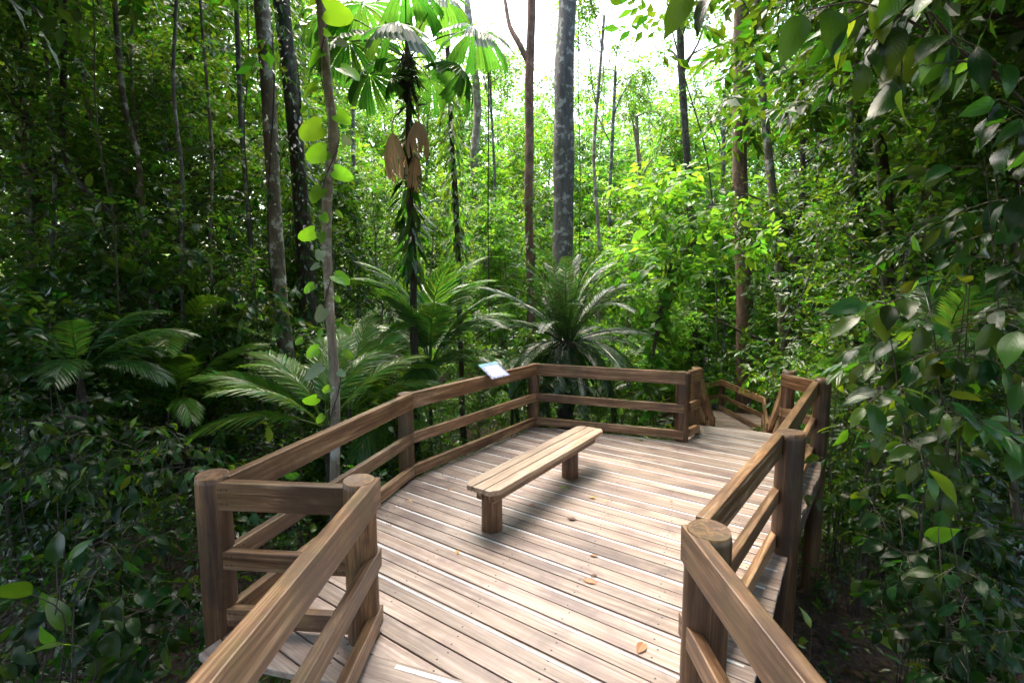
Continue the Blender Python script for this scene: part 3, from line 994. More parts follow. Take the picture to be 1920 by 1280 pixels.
# right side
scatter([('treelet_dark', 1610, 11.3, 1.1), ('treelet_mid', 1690, 12, 1.1), ('treelet_fine', 1640, 8.5, 1.0), ('treelet_mid', 1740, 9.5, 1.1), ('treelet_dark', 1860, 8, 1.0), ('treelet_bright', 1600, 14, 1.15), ('treelet_dark', 1960, 6.5, 1.0), ('treelet_bright', 1500, 16, 1.1)],
        'understorey_tree', 'of the leafy treelets shading the right of the stairs', 'tree', 'treelets right of the stairs')
scatter([('tall_dark', 1480, 14.5, .95), ('tall_mid', 1570, 18, 1.05), ('tall_dark', 1700, 14, 1.0), ('tall_mid', 1820, 16, 1.1), ('tall_dark', 1950, 12, 1.0), ('tall_far', 1480, 24, 1.1), ('tall_far', 1650, 23, 1.15)],
        'forest_tree', 'of the tall shady trees behind the right-hand treelets', 'tree', 'tall trees on the right')
scatter([('sap_mid', 1590, 8.2, .75), ('sap_dark', 1690, 6.6, .75), ('sap_dark', 1800, 5.6, .78), ('sap_mid', 1600, 10.5, .72), ('sap_mid', 1420, 17.5, .8), ('sap_mid', 1290, 21, .8), ('sap_mid', 1180, 12.5, .62)],
        'leafy_sapling', 'of the leafy saplings in the right-hand undergrowth', 'sapling', 'saplings on the right')
# canopy trees added round the viewpoint, mostly unseen, to shade both platform sides
for i, (x, y, sc_) in enumerate(((-6.2, 2.2, .95), (-5.9, 3.6, 1.0), (5.7, 3.7, .92), (-9.5, 6.5, 1.15), (-5.6, -1.6, 1.0), (6.6, 2.6, .95), (7.6, 5.8, 1.0), (5.8, -1.4, 1.0), (-3.2, -5.5, 1.0), (3.4, -5.6, 1.0), (0, -8.5, 1.1), (-10, 0, 1.1), (10.5, .5, 1.1), (-8, -6, 1.1), (8.5, -6, 1.1), (13, 6, 1.2))):
    plant_tree(K['canopy'], 'added_canopy_tree', 'tall canopy tree added beside the viewpoint to shade the sides', 'tree', x, y, sc_, i * 1.7, 'shade trees added beside the viewpoint')

# ------------------------------------------------------------------ trees whose trunks stand out


def feature_tree(name, label, ctrl, Y, w_px, barkm, taper=.8, crown=None, crown_r=2.2, leaf='leaf_dark', seed=0, extend=7.0, branches=(), sides=14, cat='tree', n=40, wob=.05, flare=.35):
    """trunk through picture points (u, v) at distance Y, grown down to the ground and up to its crown"""
    P = [at(u, v, Y) for u, v in ctrl]
    P.sort(key=lambda p: p[2])
    g = float(ground_z(P[0][0], P[0][1])) - .1
    d = P[0] - P[1]
    if P[0][2] > g + .15:
        P.insert(0, P[0] + d / abs(d[2]) * (P[0][2] - g) * np.array([.5, .5, 1]))
    d = nrm(P[-1] - P[-2])
    P.append(P[-1] + d * extend * .5)
    P.append(P[-1] + nrm(d + UP * .4) * extend * .5)
    base = P[0].copy()
    P = [p - base for p in P]
    ax = curve(P, n)
    rg = np.random.default_rng(100 + seed)
    r = w_px * Y / F / 2
    t = np.linspace(0, 1, n)
    rad = r * (1 - (1 - taper) * t) * (1 + flare * np.exp(-t * n * .35))
    o = thing(name, label, cat, base)
    link('trunk', mesh_np('trunk', *tube(ax, rad, sides, seed, wob), M[barkm], True), o)
    br, C = [], []
    for bpts, bw in branches:
        q = curve([at(u, v, Y + dy) - base for u, v, dy in bpts], 12)
        br.append(tube(q, np.linspace(bw * Y / F / 2, bw * Y / F / 4, 12), 7, seed, .04))
    if crown:
        top = ax[-1]
        for i in range(crown):
            a = rg.uniform(0, 6.28)
            rr = crown_r * math.sqrt(rg.uniform(.05, 1))
            c = top + np.array([math.cos(a) * rr, math.sin(a) * rr, rg.uniform(-.35, .5) * crown_r])
            C.append(c)
            br.append(limb(rg, ax[-1 - int(rg.integers(0, 6))], c, r * .35, .012))
        tg, lf = sprays(rg, np.array(C), np.full(len(C), .75), 34, 8, .5, .18)
        br.append(stamp(T_TWIG, tg[0], tg[1], tg[3], tg[2], .012))
        tag(link('crown', mesh_np('crown', *stamp(T_MID, *lf, .4), M[leaf]), o), kind='stuff')
    if br:
        tag(link('branches', mesh_np('branches', *join(br), M[barkm], True), o), kind='stuff')
    return o, ax + base, rad


t_mot, ax_mot, rd_mot = feature_tree('mottled_tree', 'tall tree with pale lichen-mottled trunk on the left', [(484, -80), (492, 20), (503, 170), (511, 330), (519, 470), (528, 580), (541, 690)], 9.0, 27, 'bark_mottled', .75, 8, 2.0, seed=1)
t_dk, ax_dk, rd_dk = feature_tree('dark_tree', 'dark vine-covered trunk just right of the mottled trunk', [(520, -60), (530, 30), (548, 180), (560, 320), (573, 470), (580, 640)], 10.2, 30, 'bark_dark', .8, 12, 2.2, seed=2)
t_pal, ax_pal, rd_pal = feature_tree('slender_pale_tree', 'slender pale crooked trunk rising close behind the left railing', [(594, -70), (601, 0), (606, 70), (612, 130), (618, 190), (629, 252), (619, 300), (613, 360), (612, 430), (615, 520), (619, 590), (622, 650), (628, 700), (629, 760), (629, 830), (627, 900)], 5.35, 18.5, 'bark_pale', .8, 0, 1.8, 'leaf_mid', seed=3, extend=3, n=60, wob=.07)
t_big, ax_big, rd_big = feature_tree('big_dark_tree', 'thickest straight grey trunk standing against the bright sky', [(1068, -60), (1064, 40), (1056, 140), (1056, 260), (1058, 380), (1055, 480), (1052, 560)], 13.5, 37, 'bark_grey', .88, 8, 2.6, seed=4, extend=6, wob=.085)
t_red, ax_red, rd_red = feature_tree('reddish_tree', 'reddish peeling trunk left of the thickest trunk', [(998, -60), (996, 60), (991, 150), (994, 260), (990, 380), (993, 470), (996, 560)], 14.5, 17, 'bark_red', .75, 8, 2.2, 'leaf_mid', seed=5, extend=8,
                            branches=[([(992, 120, 0), (980, 100, 0), (970, 70, .1), (955, 60, .3), (950, 20, .5), (940, -40, .8)], 11)])
feature_tree('bent_pale_tree', 'thin pale trunk with a kink behind the dead fan leaves', [(882, 60), (888, 110), (897, 200), (895, 245), (888, 270), (890, 380), (896, 470), (898, 560)], 19, 15, 'bark_pale', .8, 8, 2.0, 'leaf_far', seed=6, extend=5)
t_vin, ax_vin, rd_vin = feature_tree('vine_clad_tree', 'thin trunk wrapped in climbing leaves right of the dead fan leaves', [(842, 150), (845, 220), (850, 330), (858, 440), (862, 560)], 10.5, 10, 'bark_dark', .8, 0, seed=7, extend=2)
feature_tree('dark_tree', 'dark upright trunk near the left edge of the forest', [(33, -60), (38, 100), (45, 220), (62, 345), (66, 480)], 9.5, 24, 'bark_red', .8, 10, 2.2, seed=8)
feature_tree('crooked_tree', 'crooked dark stem leaning right in the left thicket', [(118, 180), (116, 280), (135, 340), (190, 380), (235, 430), (275, 480), (290, 560), (296, 640)], 7.8, 12, 'bark_dark', .7, 5, 1.2, seed=9, extend=2.5)
feature_tree('slender_tree', 'slender pale stem in the middle of the left thicket', [(225, 120), (232, 200), (262, 300), (268, 420), (280, 500), (292, 600)], 8.4, 11, 'bark_mottled', .7, 6, 1.3, 'leaf_mid', seed=10, extend=3)
feature_tree('slender_tree', 'thin dark pole left of the mottled trunk', [(445, 60), (452, 240), (468, 420), (476, 600)], 9.8, 9, 'bark_grey', .8, 5, 1.2, seed=11, extend=3)
feature_tree('reddish_tree', 'stout red-brown trunk behind the far landing railing', [(1388, 200), (1386, 330), (1393, 470), (1396, 560), (1395, 720)], 15.8, 29, 'bark_red', .8, 12, 2.4, 'leaf_mid', seed=12, extend=6)
feature_tree('slender_tree', 'pale-topped slender trunk right of the stout red-brown trunk', [(1440, 280), (1452, 400), (1464, 520), (1470, 690)], 14.5, 17, 'bark_mottled', .8, 8, 1.8, 'leaf_mid', seed=13, extend=5)
feature_tree('dark_tree', 'short dark trunk between the bright sapling and the stout trunk', [(1285, 250), (1296, 420), (1300, 560), (1302, 700)], 19.5, 15, 'bark_dark', .8, 7, 1.8, 'leaf_mid', seed=14, extend=4)
feature_tree('crooked_tree', 'crooked dark trunk high on the right', [(1672, 60), (1655, 180), (1645, 260), (1658, 340), (1668, 440), (1660, 600)], 8.6, 22, 'bark_dark', .8, 10, 2.0, seed=15, extend=4)
t_vr, ax_vr, rd_vr = feature_tree('vine_clad_tree', 'leaf-wrapped trunk left of the crooked trunk on the right', [(1602, 120), (1606, 300), (1600, 480), (1606, 640)], 10.5, 20, 'bark_dark', .8, 8, 1.8, seed=16, extend=4)
feature_tree('slender_tree', 'pale upright trunk near the top right corner', [(1762, -40), (1756, 100), (1752, 220), (1746, 320), (1745, 560)], 9.5, 15, 'bark_mottled', .8, 8, 2.0, seed=17, extend=4)
for i, (pts_, Y, w, lab) in enumerate([([(150, 60), (160, 200), (205, 330), (225, 450), (240, 620)], 8.6, 8, 'pale leaning stem in front of the left thicket'), ([(330, 20), (322, 180), (345, 330), (338, 500), (350, 700)], 8.0, 7, 'pale wavy stem midway between left edge and mottled trunk'),
                                      ([(385, 120), (400, 300), (392, 460), (410, 680)], 9.0, 6, 'thin pale stem just left of the thin dark pole'), ([(90, 150), (105, 330), (96, 480), (120, 680)], 7.8, 7, 'grey stem beside the upright trunk at the left edge'), ([(255, -20), (240, 120), (262, 260), (250, 420), (275, 690)], 8.8, 6, 'thin twisting stem in the left thicket')]):
    feature_tree('slender_tree', lab, pts_, Y, w, ('bark_mottled', 'bark_grey')[i % 2], .7, 7, 1.1, 'leaf_mid', seed=60 + i, extend=3, n=30, sides=8, wob=.07)
for i, (u, Y, w, v0, lab) in enumerate([(930, 18, 6, 240, 'thin dark pole left of the reddish trunk'), (1118, 17, 7, 180, 'thin grey pole right of the thickest trunk'), (1142, 20, 8, 260, 'second thin pole right of the thickest trunk'),
                                        (1205, 22, 9, 330, 'thin stem above the bright sapling'), (668, 14, 8, 160, 'thin stem between the slender pale trunk and the fan palm'), (545, 18, 9, 120, 'thin stem behind the dark vine-covered trunk'),
                                        (1355, 19, 9, 300, 'thin stem left of the stout red-brown trunk'), (1530, 13, 10, 250, 'thin stem right of the pale-topped trunk')]):
    j = rgp.uniform(-8, 8, 4)
    feature_tree('slender_tree', lab, [(u + j[0], v0), (u + j[1], v0 + 110), (u + j[2], 470), (u + j[3] * .5, 640)], Y, w, ('bark_grey', 'bark_pale')[i % 2], .75, 6, 1.6, 'leaf_mid', seed=30 + i, extend=2.5, n=24, sides=8)

# ------------------------------------------------------------------ palms and cycad


def frond_mesh(name, mat, L=1.7, pairs=34, ll=.42, arch=1.1, angle=.95, sag=.5, lw=.034, stalk=.22, rise=.25, seed=0, taper_pow=.7, twist=.0):
    """a feather leaf from the origin along +x: curved midrib with two ranks of folded leaflets"""
    rg = np.random.default_rng(seed)
    n = 22
    t = np.linspace(0, 1, n)
    th = rise - arch * t ** 1.4
    ds = L / (n - 1)
    X = np.concatenate([[0], np.cumsum(np.cos(th[:-1]) * ds)])
    Z = np.concatenate([[0], np.cumsum(np.sin(th[:-1]) * ds)])
    ax = np.stack([X, np.zeros(n), Z], 1)
    rach = tube(ax, .011 * (1 - .8 * t) + .0015, 5)
    parts = [rach]
    tt = np.repeat(stalk + (1 - stalk) * (np.arange(pairs) + .5) / pairs, 2)
    sg = np.tile([1., -1.], pairs)
    tt = np.clip(tt + rg.normal(size=len(tt)) * .004, 0, .999)
    P = np.stack([np.interp(tt, t, ax[:, k]) for k in range(3)], 1)
    thh = np.interp(tt, t, th)
    T = np.stack([np.cos(thh), np.zeros_like(thh), np.sin(thh)], 1)
    N = np.stack([-np.sin(thh), np.zeros_like(thh), np.cos(thh)], 1)
    S = np.stack([np.zeros_like(thh), sg, np.zeros_like(thh)], 1)
    an = angle * (1 - .45 * tt)[:, None]
    D = nrm(T * np.cos(an) + S * np.sin(an) + N * (.18 + rg.normal(size=(len(tt), 1)) * .05))
    prof = np.minimum(1, (.45 + 1.6 * (tt - stalk) / (1 - stalk))) * (1 - ((tt - stalk) / (1 - stalk)) ** 3 * .72)
    LL = ll * prof * rg.uniform(.92, 1.06, len(tt))
    # leaflet: three spans, sagging to its tip, folded along the middle
    s = np.array([0, .3, .65, 1.0])
    wd = np.array([.5, 1.0, .8, .06]) * lw / 2
    V, Fc = [], []
    side = nrm(np.cross(D, N))
    for i, (q, w) in enumerate(zip(s, wd)):
        c = P + D * (LL * q)[:, None] + np.array([0, 0, -1.]) * (LL * sag * q ** 2)[:, None]
        V += [c + side * w, c + N * (-w * .35), c - side * w]
    V = np.stack(V, 1)
    base = np.arange(len(tt))[:, None, None] * 12
    f = []
    for i in range(3):
        for k in (0, 1):
            a = i * 3 + k
            f += [(a, a + 1, a + 4), (a, a + 4, a + 3)]
    Fc = (np.array(f)[None] + base).reshape(-1, 3)
    parts.append((V.reshape(-1, 3), Fc))
    return mesh_np(name, *join(parts), M[mat])


FR = [frond_mesh('frond_a', 'palm', 1.7, 36, .44, 1.2, 1.0, .45, seed=1), frond_mesh('frond_b', 'palm', 1.6, 34, .46, 1.5, 1.0, .7, seed=2), frond_mesh('frond_c', 'palm', 1.5, 32, .40, .9, .95, .35, seed=3, rise=.2)]
FB = [frond_mesh('frond_d', 'palm_bright', 1.7, 36, .44, 1.1, 1.0, .4, seed=4), frond_mesh('frond_e', 'palm_bright', 1.6, 34, .42, 1.4, 1.0, .6, seed=5)]
FW = [frond_mesh('frond_w', 'palm_bright', 1.75, 30, .48, .95, 1.0, .3, .05, seed=8), frond_mesh('frond_v', 'palm_bright', 1.65, 28, .46, 1.15, 1.0, .4, .048, seed=9)]
FCY = [frond_mesh('cycad_frond_a', 'cycad', 1.95, 88, .21, 1.05, 1.25, .22, .017, .1, .2, 6), frond_mesh('cycad_frond_b', 'cycad', 1.9, 86, .22, 1.45, 1.25, .35, .017, .1, .2, 7)]


def stem_mesh(h, r, mat, seed=0, lean=(0, 0)):
    n = max(4, int(h / .12))
    t = np.linspace(0, 1, n)
    ax = np.stack([lean[0] * t ** 1.5, lean[1] * t ** 1.5, t * h], 1)
    return mesh_np('stem', *tube(ax, r * (1 + .08 * np.sin(np.arange(n) * 2.1)), 9, seed, .05), M[mat], True)


def palm(name, label, x, y, zc, fronds, spec, stem_r=.04, cat='palm', group=None, barkm='bark_dark', part='frond'):
    """spec: (azimuth deg, elevation deg, scale) for each frond; crown at height zc"""
    g = float(ground_z(x, y)) - .05
    o = thing(name, label, cat, (x, y, g), group)
    link('stem', stem_mesh(zc - g + .03, stem_r, barkm), o)
    for i, (az, el, s) in enumerate(spec):
        link(part, fronds[i % len(fronds)], o, loc=(math.cos(math.radians(az)) * stem_r * .6, math.sin(math.radians(az)) * stem_r * .6, zc - g), rot=(rgp.normal() * .15, -math.radians(el), math.radians(az)), scale=s)
    return o


def ring(n, el0, el1, s, rg, az0=0):
    return [(az0 + 360 * i / n * 1.0 + rg.uniform(-14, 14) + (137.5 * i if False else 0), rg.uniform(el0, el1), s * rg.uniform(.85, 1.1)) for i in range(n)]


rq = np.random.default_rng(55)
# big cycad
c = at(1062, 640, 9.0)
palm('cycad', 'big dark cycad with stiff arching fronds behind the far railing', c[0], c[1], c[2],
     FCY, ring(12, 64, 82, 1.08, rq) + ring(14, 32, 58, 1.08, rq, 11) + ring(18, -2, 24, 1.02, rq, 20) + ring(16, -40, -8, .95, rq, 5) + ring(12, -65, -40, .8, rq, 12), .16, 'cycad', None, 'bark_dark')
c = at(806, 690, 8.4)
palm('feather_palm', 'feather palm with pale shining fronds behind the sign', c[0], c[1], c[2], FR, ring(8, 58, 82, 1.2, rq, 30) + ring(9, 30, 58, 1.15, rq) + ring(7, 5, 28, 1.0, rq, 15), .035)
c = at(612, 800, 6.1)
palm('feather_palm', 'palm whose pale fronds arch over the left railing', c[0], c[1], c[2], [FW[0], FW[1], FB[1]], [(182, 30, 1.0), (200, 12, .95), (165, 52, .9), (150, 40, .95), (110, 60, .9), (60, 55, .95), (30, 40, .9), (215, 38, .85), (80, 75, .9)], .04)
c = at(655, 770, 6.9)
palm('feather_palm', 'green palm frond cluster right of the slender pale trunk', c[0], c[1], c[2], FB, [(50, 58, 1.0), (25, 40, .95), (75, 70, .95), (120, 60, .95), (0, 25, .85), (160, 45, .85), (95, 45, .9)], .035)
c = at(330, 760, 7.6)
palm('feather_palm', 'palm clump with long fronds at the foot of the left thicket', c[0], c[1], c[2], FB, ring(7, 45, 75, 1.0, rq, 10) + ring(7, 10, 40, .95, rq), .035)
c = at(230, 610, 10)
palm('feather_palm', 'palm half hidden in the far left shade', c[0], c[1], c[2], FR, ring(6, 45, 75, 1.0, rq, 40) + ring(7, 5, 40, 1.0, rq), .04)
c = at(60, 640, 7)
palm('feather_palm', 'palm fronds at the left edge of the thicket', c[0], c[1], c[2], [FB[0], FR[1]], ring(6, 40, 70, .9, rq, 20) + ring(6, 5, 35, .9, rq), .04)
c = at(150, 700, 6.0)
palm('feather_palm', 'palm with dark arching fronds low in the left shade', c[0], c[1], c[2], FR, ring(6, 30, 60, .8, rq, 8) + ring(7, 0, 30, .8, rq), .035)
c = at(330, 640, 8.2)
palm('feather_palm', 'palm standing between the left thicket stems and the mottled trunk', c[0], c[1], c[2], FW, ring(6, 35, 75, 1.0, rq, 28) + ring(7, 0, 35, .95, rq), .035)
c = at(400, 300, 11.5)
palm('feather_palm', 'slim palm with its crown high in the left thicket', c[0], c[1], c[2], FB, ring(6, 40, 75, .9, rq, 15) + ring(8, -5, 35, .95, rq), .045)
c = at(960, 740, 8.8)
palm('feather_palm', 'low palm behind the corner of the far railing', c[0], c[1], c[2], FR, ring(6, 40, 70, .8, rq, 25) + ring(7, 0, 35, .8, rq), .03)
c = at(1120, 800, 8.8)
palm('feather_palm', 'low palm below the middle of the far railing', c[0], c[1], c[2], FR, ring(6, 35, 70, .7, rq) + ring(6, 0, 30, .7, rq), .03)
c = at(745, 800, 7.6)
palm('feather_palm', 'low palm behind the middle post of the left railing', c[0], c[1], c[2], [FR[1], FB[1]], ring(5, 40, 75, .8, rq, 12) + ring(7, 5, 35, .8, rq), .03)
c = at(1505, 715, 14.2)
palm('feather_palm', 'sunlit palm beside the far landing railing', c[0], c[1], c[2], FB, ring(6, 35, 75, 1.0, rq, 30) + ring(8, 0, 35, 1.0, rq), .04)
c = at(1600, 690, 11.0)
palm('feather_palm', 'bright palm behind the tallest post', c[0], c[1], c[2], FB, ring(6, 35, 75, .95, rq) + ring(7, 5, 35, .85, rq), .04)
c = at(1380, 760, 18.5)
palm('feather_palm', 'palm crown just over the lower landing', c[0], c[1], c[2], FB, ring(6, 30, 75, 1.1, rq, 9) + ring(7, 0, 35, 1.1, rq), .04)
c = at(1235, 640, 17)
palm('feather_palm', 'far palm above the lower path', c[0], c[1], c[2], FB, ring(6, 30, 75, 1.1, rq, 33) + ring(7, 0, 35, 1.1, rq), .04)
c = at(520, 600, 12)
palm('feather_palm', 'palm behind the foot of the mottled trunk', c[0], c[1], c[2], FR, ring(6, 40, 75, 1.1, rq, 18) + ring(7, 0, 35, 1.1, rq), .04)
c = at(1760, 680, 5.6)
palm('feather_palm', 'dark palm behind the broad-leaved branches on the right', c[0], c[1], c[2], FR, ring(6, 35, 75, .9, rq, 4) + ring(6, 0, 35, .9, rq), .04)

# ------------------------------------------------------------------ fan palm with dead leaves


def fan_mesh(name, mat, R=.6, seg=11, sweep=330, droop=.55, seed=0, pleat=.03, ribs=3, close=0.0):
    """round pleated leaf, hub at the origin, blade spread in the xy plane, middle segment along +x"""
    rg = np.random.default_rng(seed)
    V, Fc = [], []
    rad = np.array([.06, .3, .6, .85, 1.0])
    sw = math.radians(sweep)
    for s in range(seg):
        a0 = -sw / 2 + sw * s / seg
        a1 = -sw / 2 + sw * (s + 1) / seg
        gap = (a1 - a0) * rg.choice([.004, .004, .02, .06, .12])
        k = 2 * ribs + 1
        an = np.linspace(a0 + gap, a1 - gap, k)
        Rs = R * rg.uniform(.82, 1.06)
        dd = droop * rg.uniform(.55, 1.5)
        b = len(V)
        for ri in rad:
            cl = ((an - (a0 + a1) / 2) * (1 + .0 * ri)) + (a0 + a1) / 2
            for j, a in enumerate(cl):
                r = Rs * ri * (1 - (.035 if j % 2 else 0) * (ri > .9))
                z = -dd * Rs * ri ** 2.2 + (pleat if j % 2 else -pleat) * ri * R
                aa = a * (1 - close * ri)
                V.append((r * math.cos(aa), r * math.sin(aa), z))
        for i in range(len(rad) - 1):
            for j in range(k - 1):
                q = b + i * k + j
                Fc += [(q, q + 1, q + k + 1), (q, q + k + 1, q + k)]
    return mesh_np(name, np.array(V), np.array(Fc), M[mat])


FAN = [fan_mesh('fan_a', 'fan', 1.0, 14, 310, .5, 1), fan_mesh('fan_b', 'fan', 1.0, 10, 290, .7, 2), fan_mesh('fan_c', 'fan', 1.0, 17, 325, .6, 3)]
YF = 8.0
fp_top = at(764, 60, YF)
fx, fy = fp_top[0], YF
gz = float(ground_z(fx, fy)) - .05
fan = thing('fan_palm', 'tall fan palm with round pleated leaves spread against the sky', 'palm', (fx, fy, gz))
axf = curve([(0, 0, 0), (.02, 0, 2.2), (-.02, .02, 4.2), (0, 0, fp_top[2] - gz + .1)], 40)
link('trunk', mesh_np('trunk', *tube(axf, .062 * (1 - .25 * np.linspace(0, 1, 40)) * (1 + .07 * np.sin(np.arange(40) * 2.3)), 10, 4, .06), M['bark_dark'], True), fan)
fb = np.array([fx, fy, gz])
crown_p = at(762, 110, YF) - fb
# fibre collar under the crown
rgf = np.random.default_rng(8)
cp = at(765, 135, YF) - fb
n = 260
a = rgf.uniform(0, 6.28, n)
zz = rgf.uniform(-.32, .3, n)
Pq = np.stack([cp[0] + np.cos(a) * .06, cp[1] + np.sin(a) * .06, cp[2] + zz], 1)
Dq = np.stack([np.cos(a) * .55, np.sin(a) * .55, -1 + rgf.normal(size=n) * .5], 1)
tag(link('fibre_collar', mesh_np('fibre_collar', *stamp(T_TWIG, Pq, nrm(Dq), np.tile(UP, (n, 1)) + rgf.normal(size=(n, 3)) * .2, rgf.uniform(.1, .3, n), .07), M['bark_dark']), fan), kind='stuff')
for i, (u, v, Y, R, tilt) in enumerate([(655, 78, 8.5, .74, .3), (744, 48, 7.5, .60, .1), (890, 58, 7.7, .62, .1), (694, 140, 8.3, .60, .6), (866, 128, 7.9, .52, .75), (806, 150, 8.7, .48, .7),
                                        (680, 8, 8.9, .8, .1), (830, -5, 8.6, .55, .1), (604, 30, 9.0, .5, .4), (735, 146, 7.9, .34, .9), (760, -30, 8.0, .6, 0)]):
    hub = at(u, v, Y) - fb
    out = hub - crown_p
    o2 = nrm(np.array([out[0], out[1], 0]) + 1e-6)
    # blade: middle segment continues the stalk, tipped down by tilt
    xd = nrm(o2 * math.cos(tilt) + np.array([0, 0, -1]) * math.sin(tilt))
    zd = nrm(UP - xd * (UP @ xd))
    yd = np.cross(zd, xd)
    mt = Matrix([[*r] for r in np.stack([xd, yd, zd], 1) * R]).to_4x4()
    mt.translation = Vector(hub)
    lf = link('fan_leaf', FAN[i % 3], fan, mat=mt)
    q = curve([crown_p, crown_p + out * .5 + UP * .12 * np.linalg.norm(out), hub], 8)
    inv = np.array(mt.inverted())
    qh = np.concatenate([q, np.ones((8, 1))], 1) @ inv.T
    link('stalk', mesh_np('stalk', *tube(qh[:, :3], np.full(8, .011 / R), 5), M['green_stem'], True), lf)


def dead_mesh(seed, sweep=285):
    """a withered fan leaf that has shut round its stalk like an umbrella: apex at the origin, hanging down -z"""
    rg = np.random.default_rng(seed)
    k, tt = 34, np.linspace(0, 1, 9)
    an = np.radians(np.linspace(-sweep / 2, sweep / 2, k)) - math.pi / 2
    len_ = rg.uniform(.78, 1.05, k)
    V = []
    for t in tt:
        for j in range(k):
            rr = .40 * t ** .55 * (1 - .42 * t ** 3) * (1 + (.09 if j % 2 else -.09) * t) * (1 + .08 * math.sin(j * .9 + seed))
            V.append((rr * math.cos(an[j]), rr * math.sin(an[j]) * .7, -t * len_[j]))
    Fc = []
    for i in range(len(tt) - 1):
        for j in range(k - 1):
            if i > 4 and j % 5 == seed % 5: continue
            q = i * k + j
            Fc += [(q, q + 1, q + k + 1), (q, q + k + 1, q + k)]
    return mesh_np('dead_leaf', np.array(V), np.array(Fc), M['dead'])


for i, (u, v, L, wd, yaw, tip, Y) in enumerate([(785, 226, .56, 1.05, .3, .05, 7.7), (735, 248, .76, .78, -.4, -.12, 7.75), (781, 288, .58, .68, .6, .1, 7.9), (760, 262, .6, .7, 2.4, .0, 8.15)]):
    hub = at(u, v, Y) - fb
    mt = Euler((0, tip, yaw)).to_matrix().to_4x4() @ Matrix.Diagonal((L * wd, L * wd, L, 1))
    mt.translation = Vector(hub)
    lf = link('dead_leaf', dead_mesh(i), fan, mat=mt)
    if i == 0: lf['label'] = 'pale brown dead fan leaf hanging in front'
    q = np.array([np.array([axf[-4][0], 0, hub[2] + .5]), hub + np.array([0, 0, .2]), hub])
    inv = np.array(mt.inverted())
    qh = np.concatenate([curve(q, 8), np.ones((8, 1))], 1) @ inv.T
    link('stalk', mesh_np('stalk', *tube(qh[:, :3], np.full(8, .012 / L), 5), M['dead'], True), lf)

# ------------------------------------------------------------------ single broad leaves (near plants)


def leaf_mesh(name, mat, shape='ellipse', wr=.42, curl=.35, fold=.25, seed=0, nl=9, wave=.02):
    """leaf from the origin along +x, unit length, uv.x along and uv.y across"""
    rg = np.random.default_rng(seed)
    t = np.linspace(0, 1, nl)
    if shape == 'heart':
        w = wr * np.sqrt(np.clip(1 - ((t - .36) / .68) ** 2, 0, 1)) * (1 - .25 * t)
        w[0] = wr * .62; w[-1] = 0.004
    elif shape == 'lance':
        w = wr * np.sin(math.pi * t ** .85) ** 1.1
        w[0] = .01; w[-1] = .004
    else:
        w = wr * np.sin(math.pi * np.clip(t, 0, 1) ** .8) ** .8 * (1 - .18 * t)
        w[0] = .012; w[-1] = .004
        w[-2] *= .72
    cols = np.array([-1, -.5, 0, .5, 1.])
    V, U = [], []
    ph = rg.uniform(0, 6.28, 2)
    for i, q in enumerate(t):
        th = -curl * q * 1.5
        x = q * math.cos(th * .5)
        zc = q * math.sin(th * .5) * 1.0
        for cidx, s in enumerate(cols):
            xx = x
            if shape == 'heart' and i == 0: xx = x - .14 * abs(s) ** .7
            if shape == 'heart' and i == 1: xx = x - .05 * abs(s)
            z = zc + fold * abs(s) * w[i] + wave * math.sin(q * 9 + ph[0] + (s > 0) * ph[1]) * abs(s) ** 1.5
            V.append((xx, s * w[i], z)); U.append((q, s))
    Fc = []
    for i in range(nl - 1):
        for j in range(4):
            a = i * 5 + j
            Fc.append((a, a + 5, a + 6, a + 1))
    return mesh_np(name, np.array(V), np.array(Fc), M[mat], True, np.array(U))


BIG = [leaf_mesh('broad_leaf_%d' % i, 'leaf_big', 'ellipse', (.25, .21, .28)[i], (.35, .6, .2)[i], .2, i) for i in range(3)]
BIGD = [leaf_mesh('shade_dark_leaf_%d' % i, 'leaf_big_shade', 'ellipse', (.27, .32)[i], (.4, .7)[i], .22, i + 5) for i in range(2)]
LAN = [leaf_mesh('long_leaf_%d' % i, ('leaf_big', 'leaf_big_shade')[i], 'lance', .17, (.45, .7)[i], .25, i + 9) for i in range(2)]
HEART = [leaf_mesh('heart_leaf_%d' % i, 'leaf_lime', 'heart', (.46, .40)[i], (.35, .6)[i], .22, i + 12, 11, .03) for i in range(2)]
HEARTG = leaf_mesh('heart_leaf_grey', 'leaf_greyheart', 'heart', .44, .2, .1, 15, 11, .01)


def basis(D, N):
    D = nrm(np.asarray(D, float)); S = nrm(np.cross(N, D)); N = np.cross(D, S)
    return D, S, N


def put_leaf(parent, me, P, D, N, L, org, name='leaf'):
    D, S, N = basis(D, N)
    mt = Matrix([[D[k] * L, S[k] * L, N[k] * L, P[k] - org[k]] for k in range(3)] + [[0, 0, 0, 1]])
    return link(name, me, parent, mat=mt)


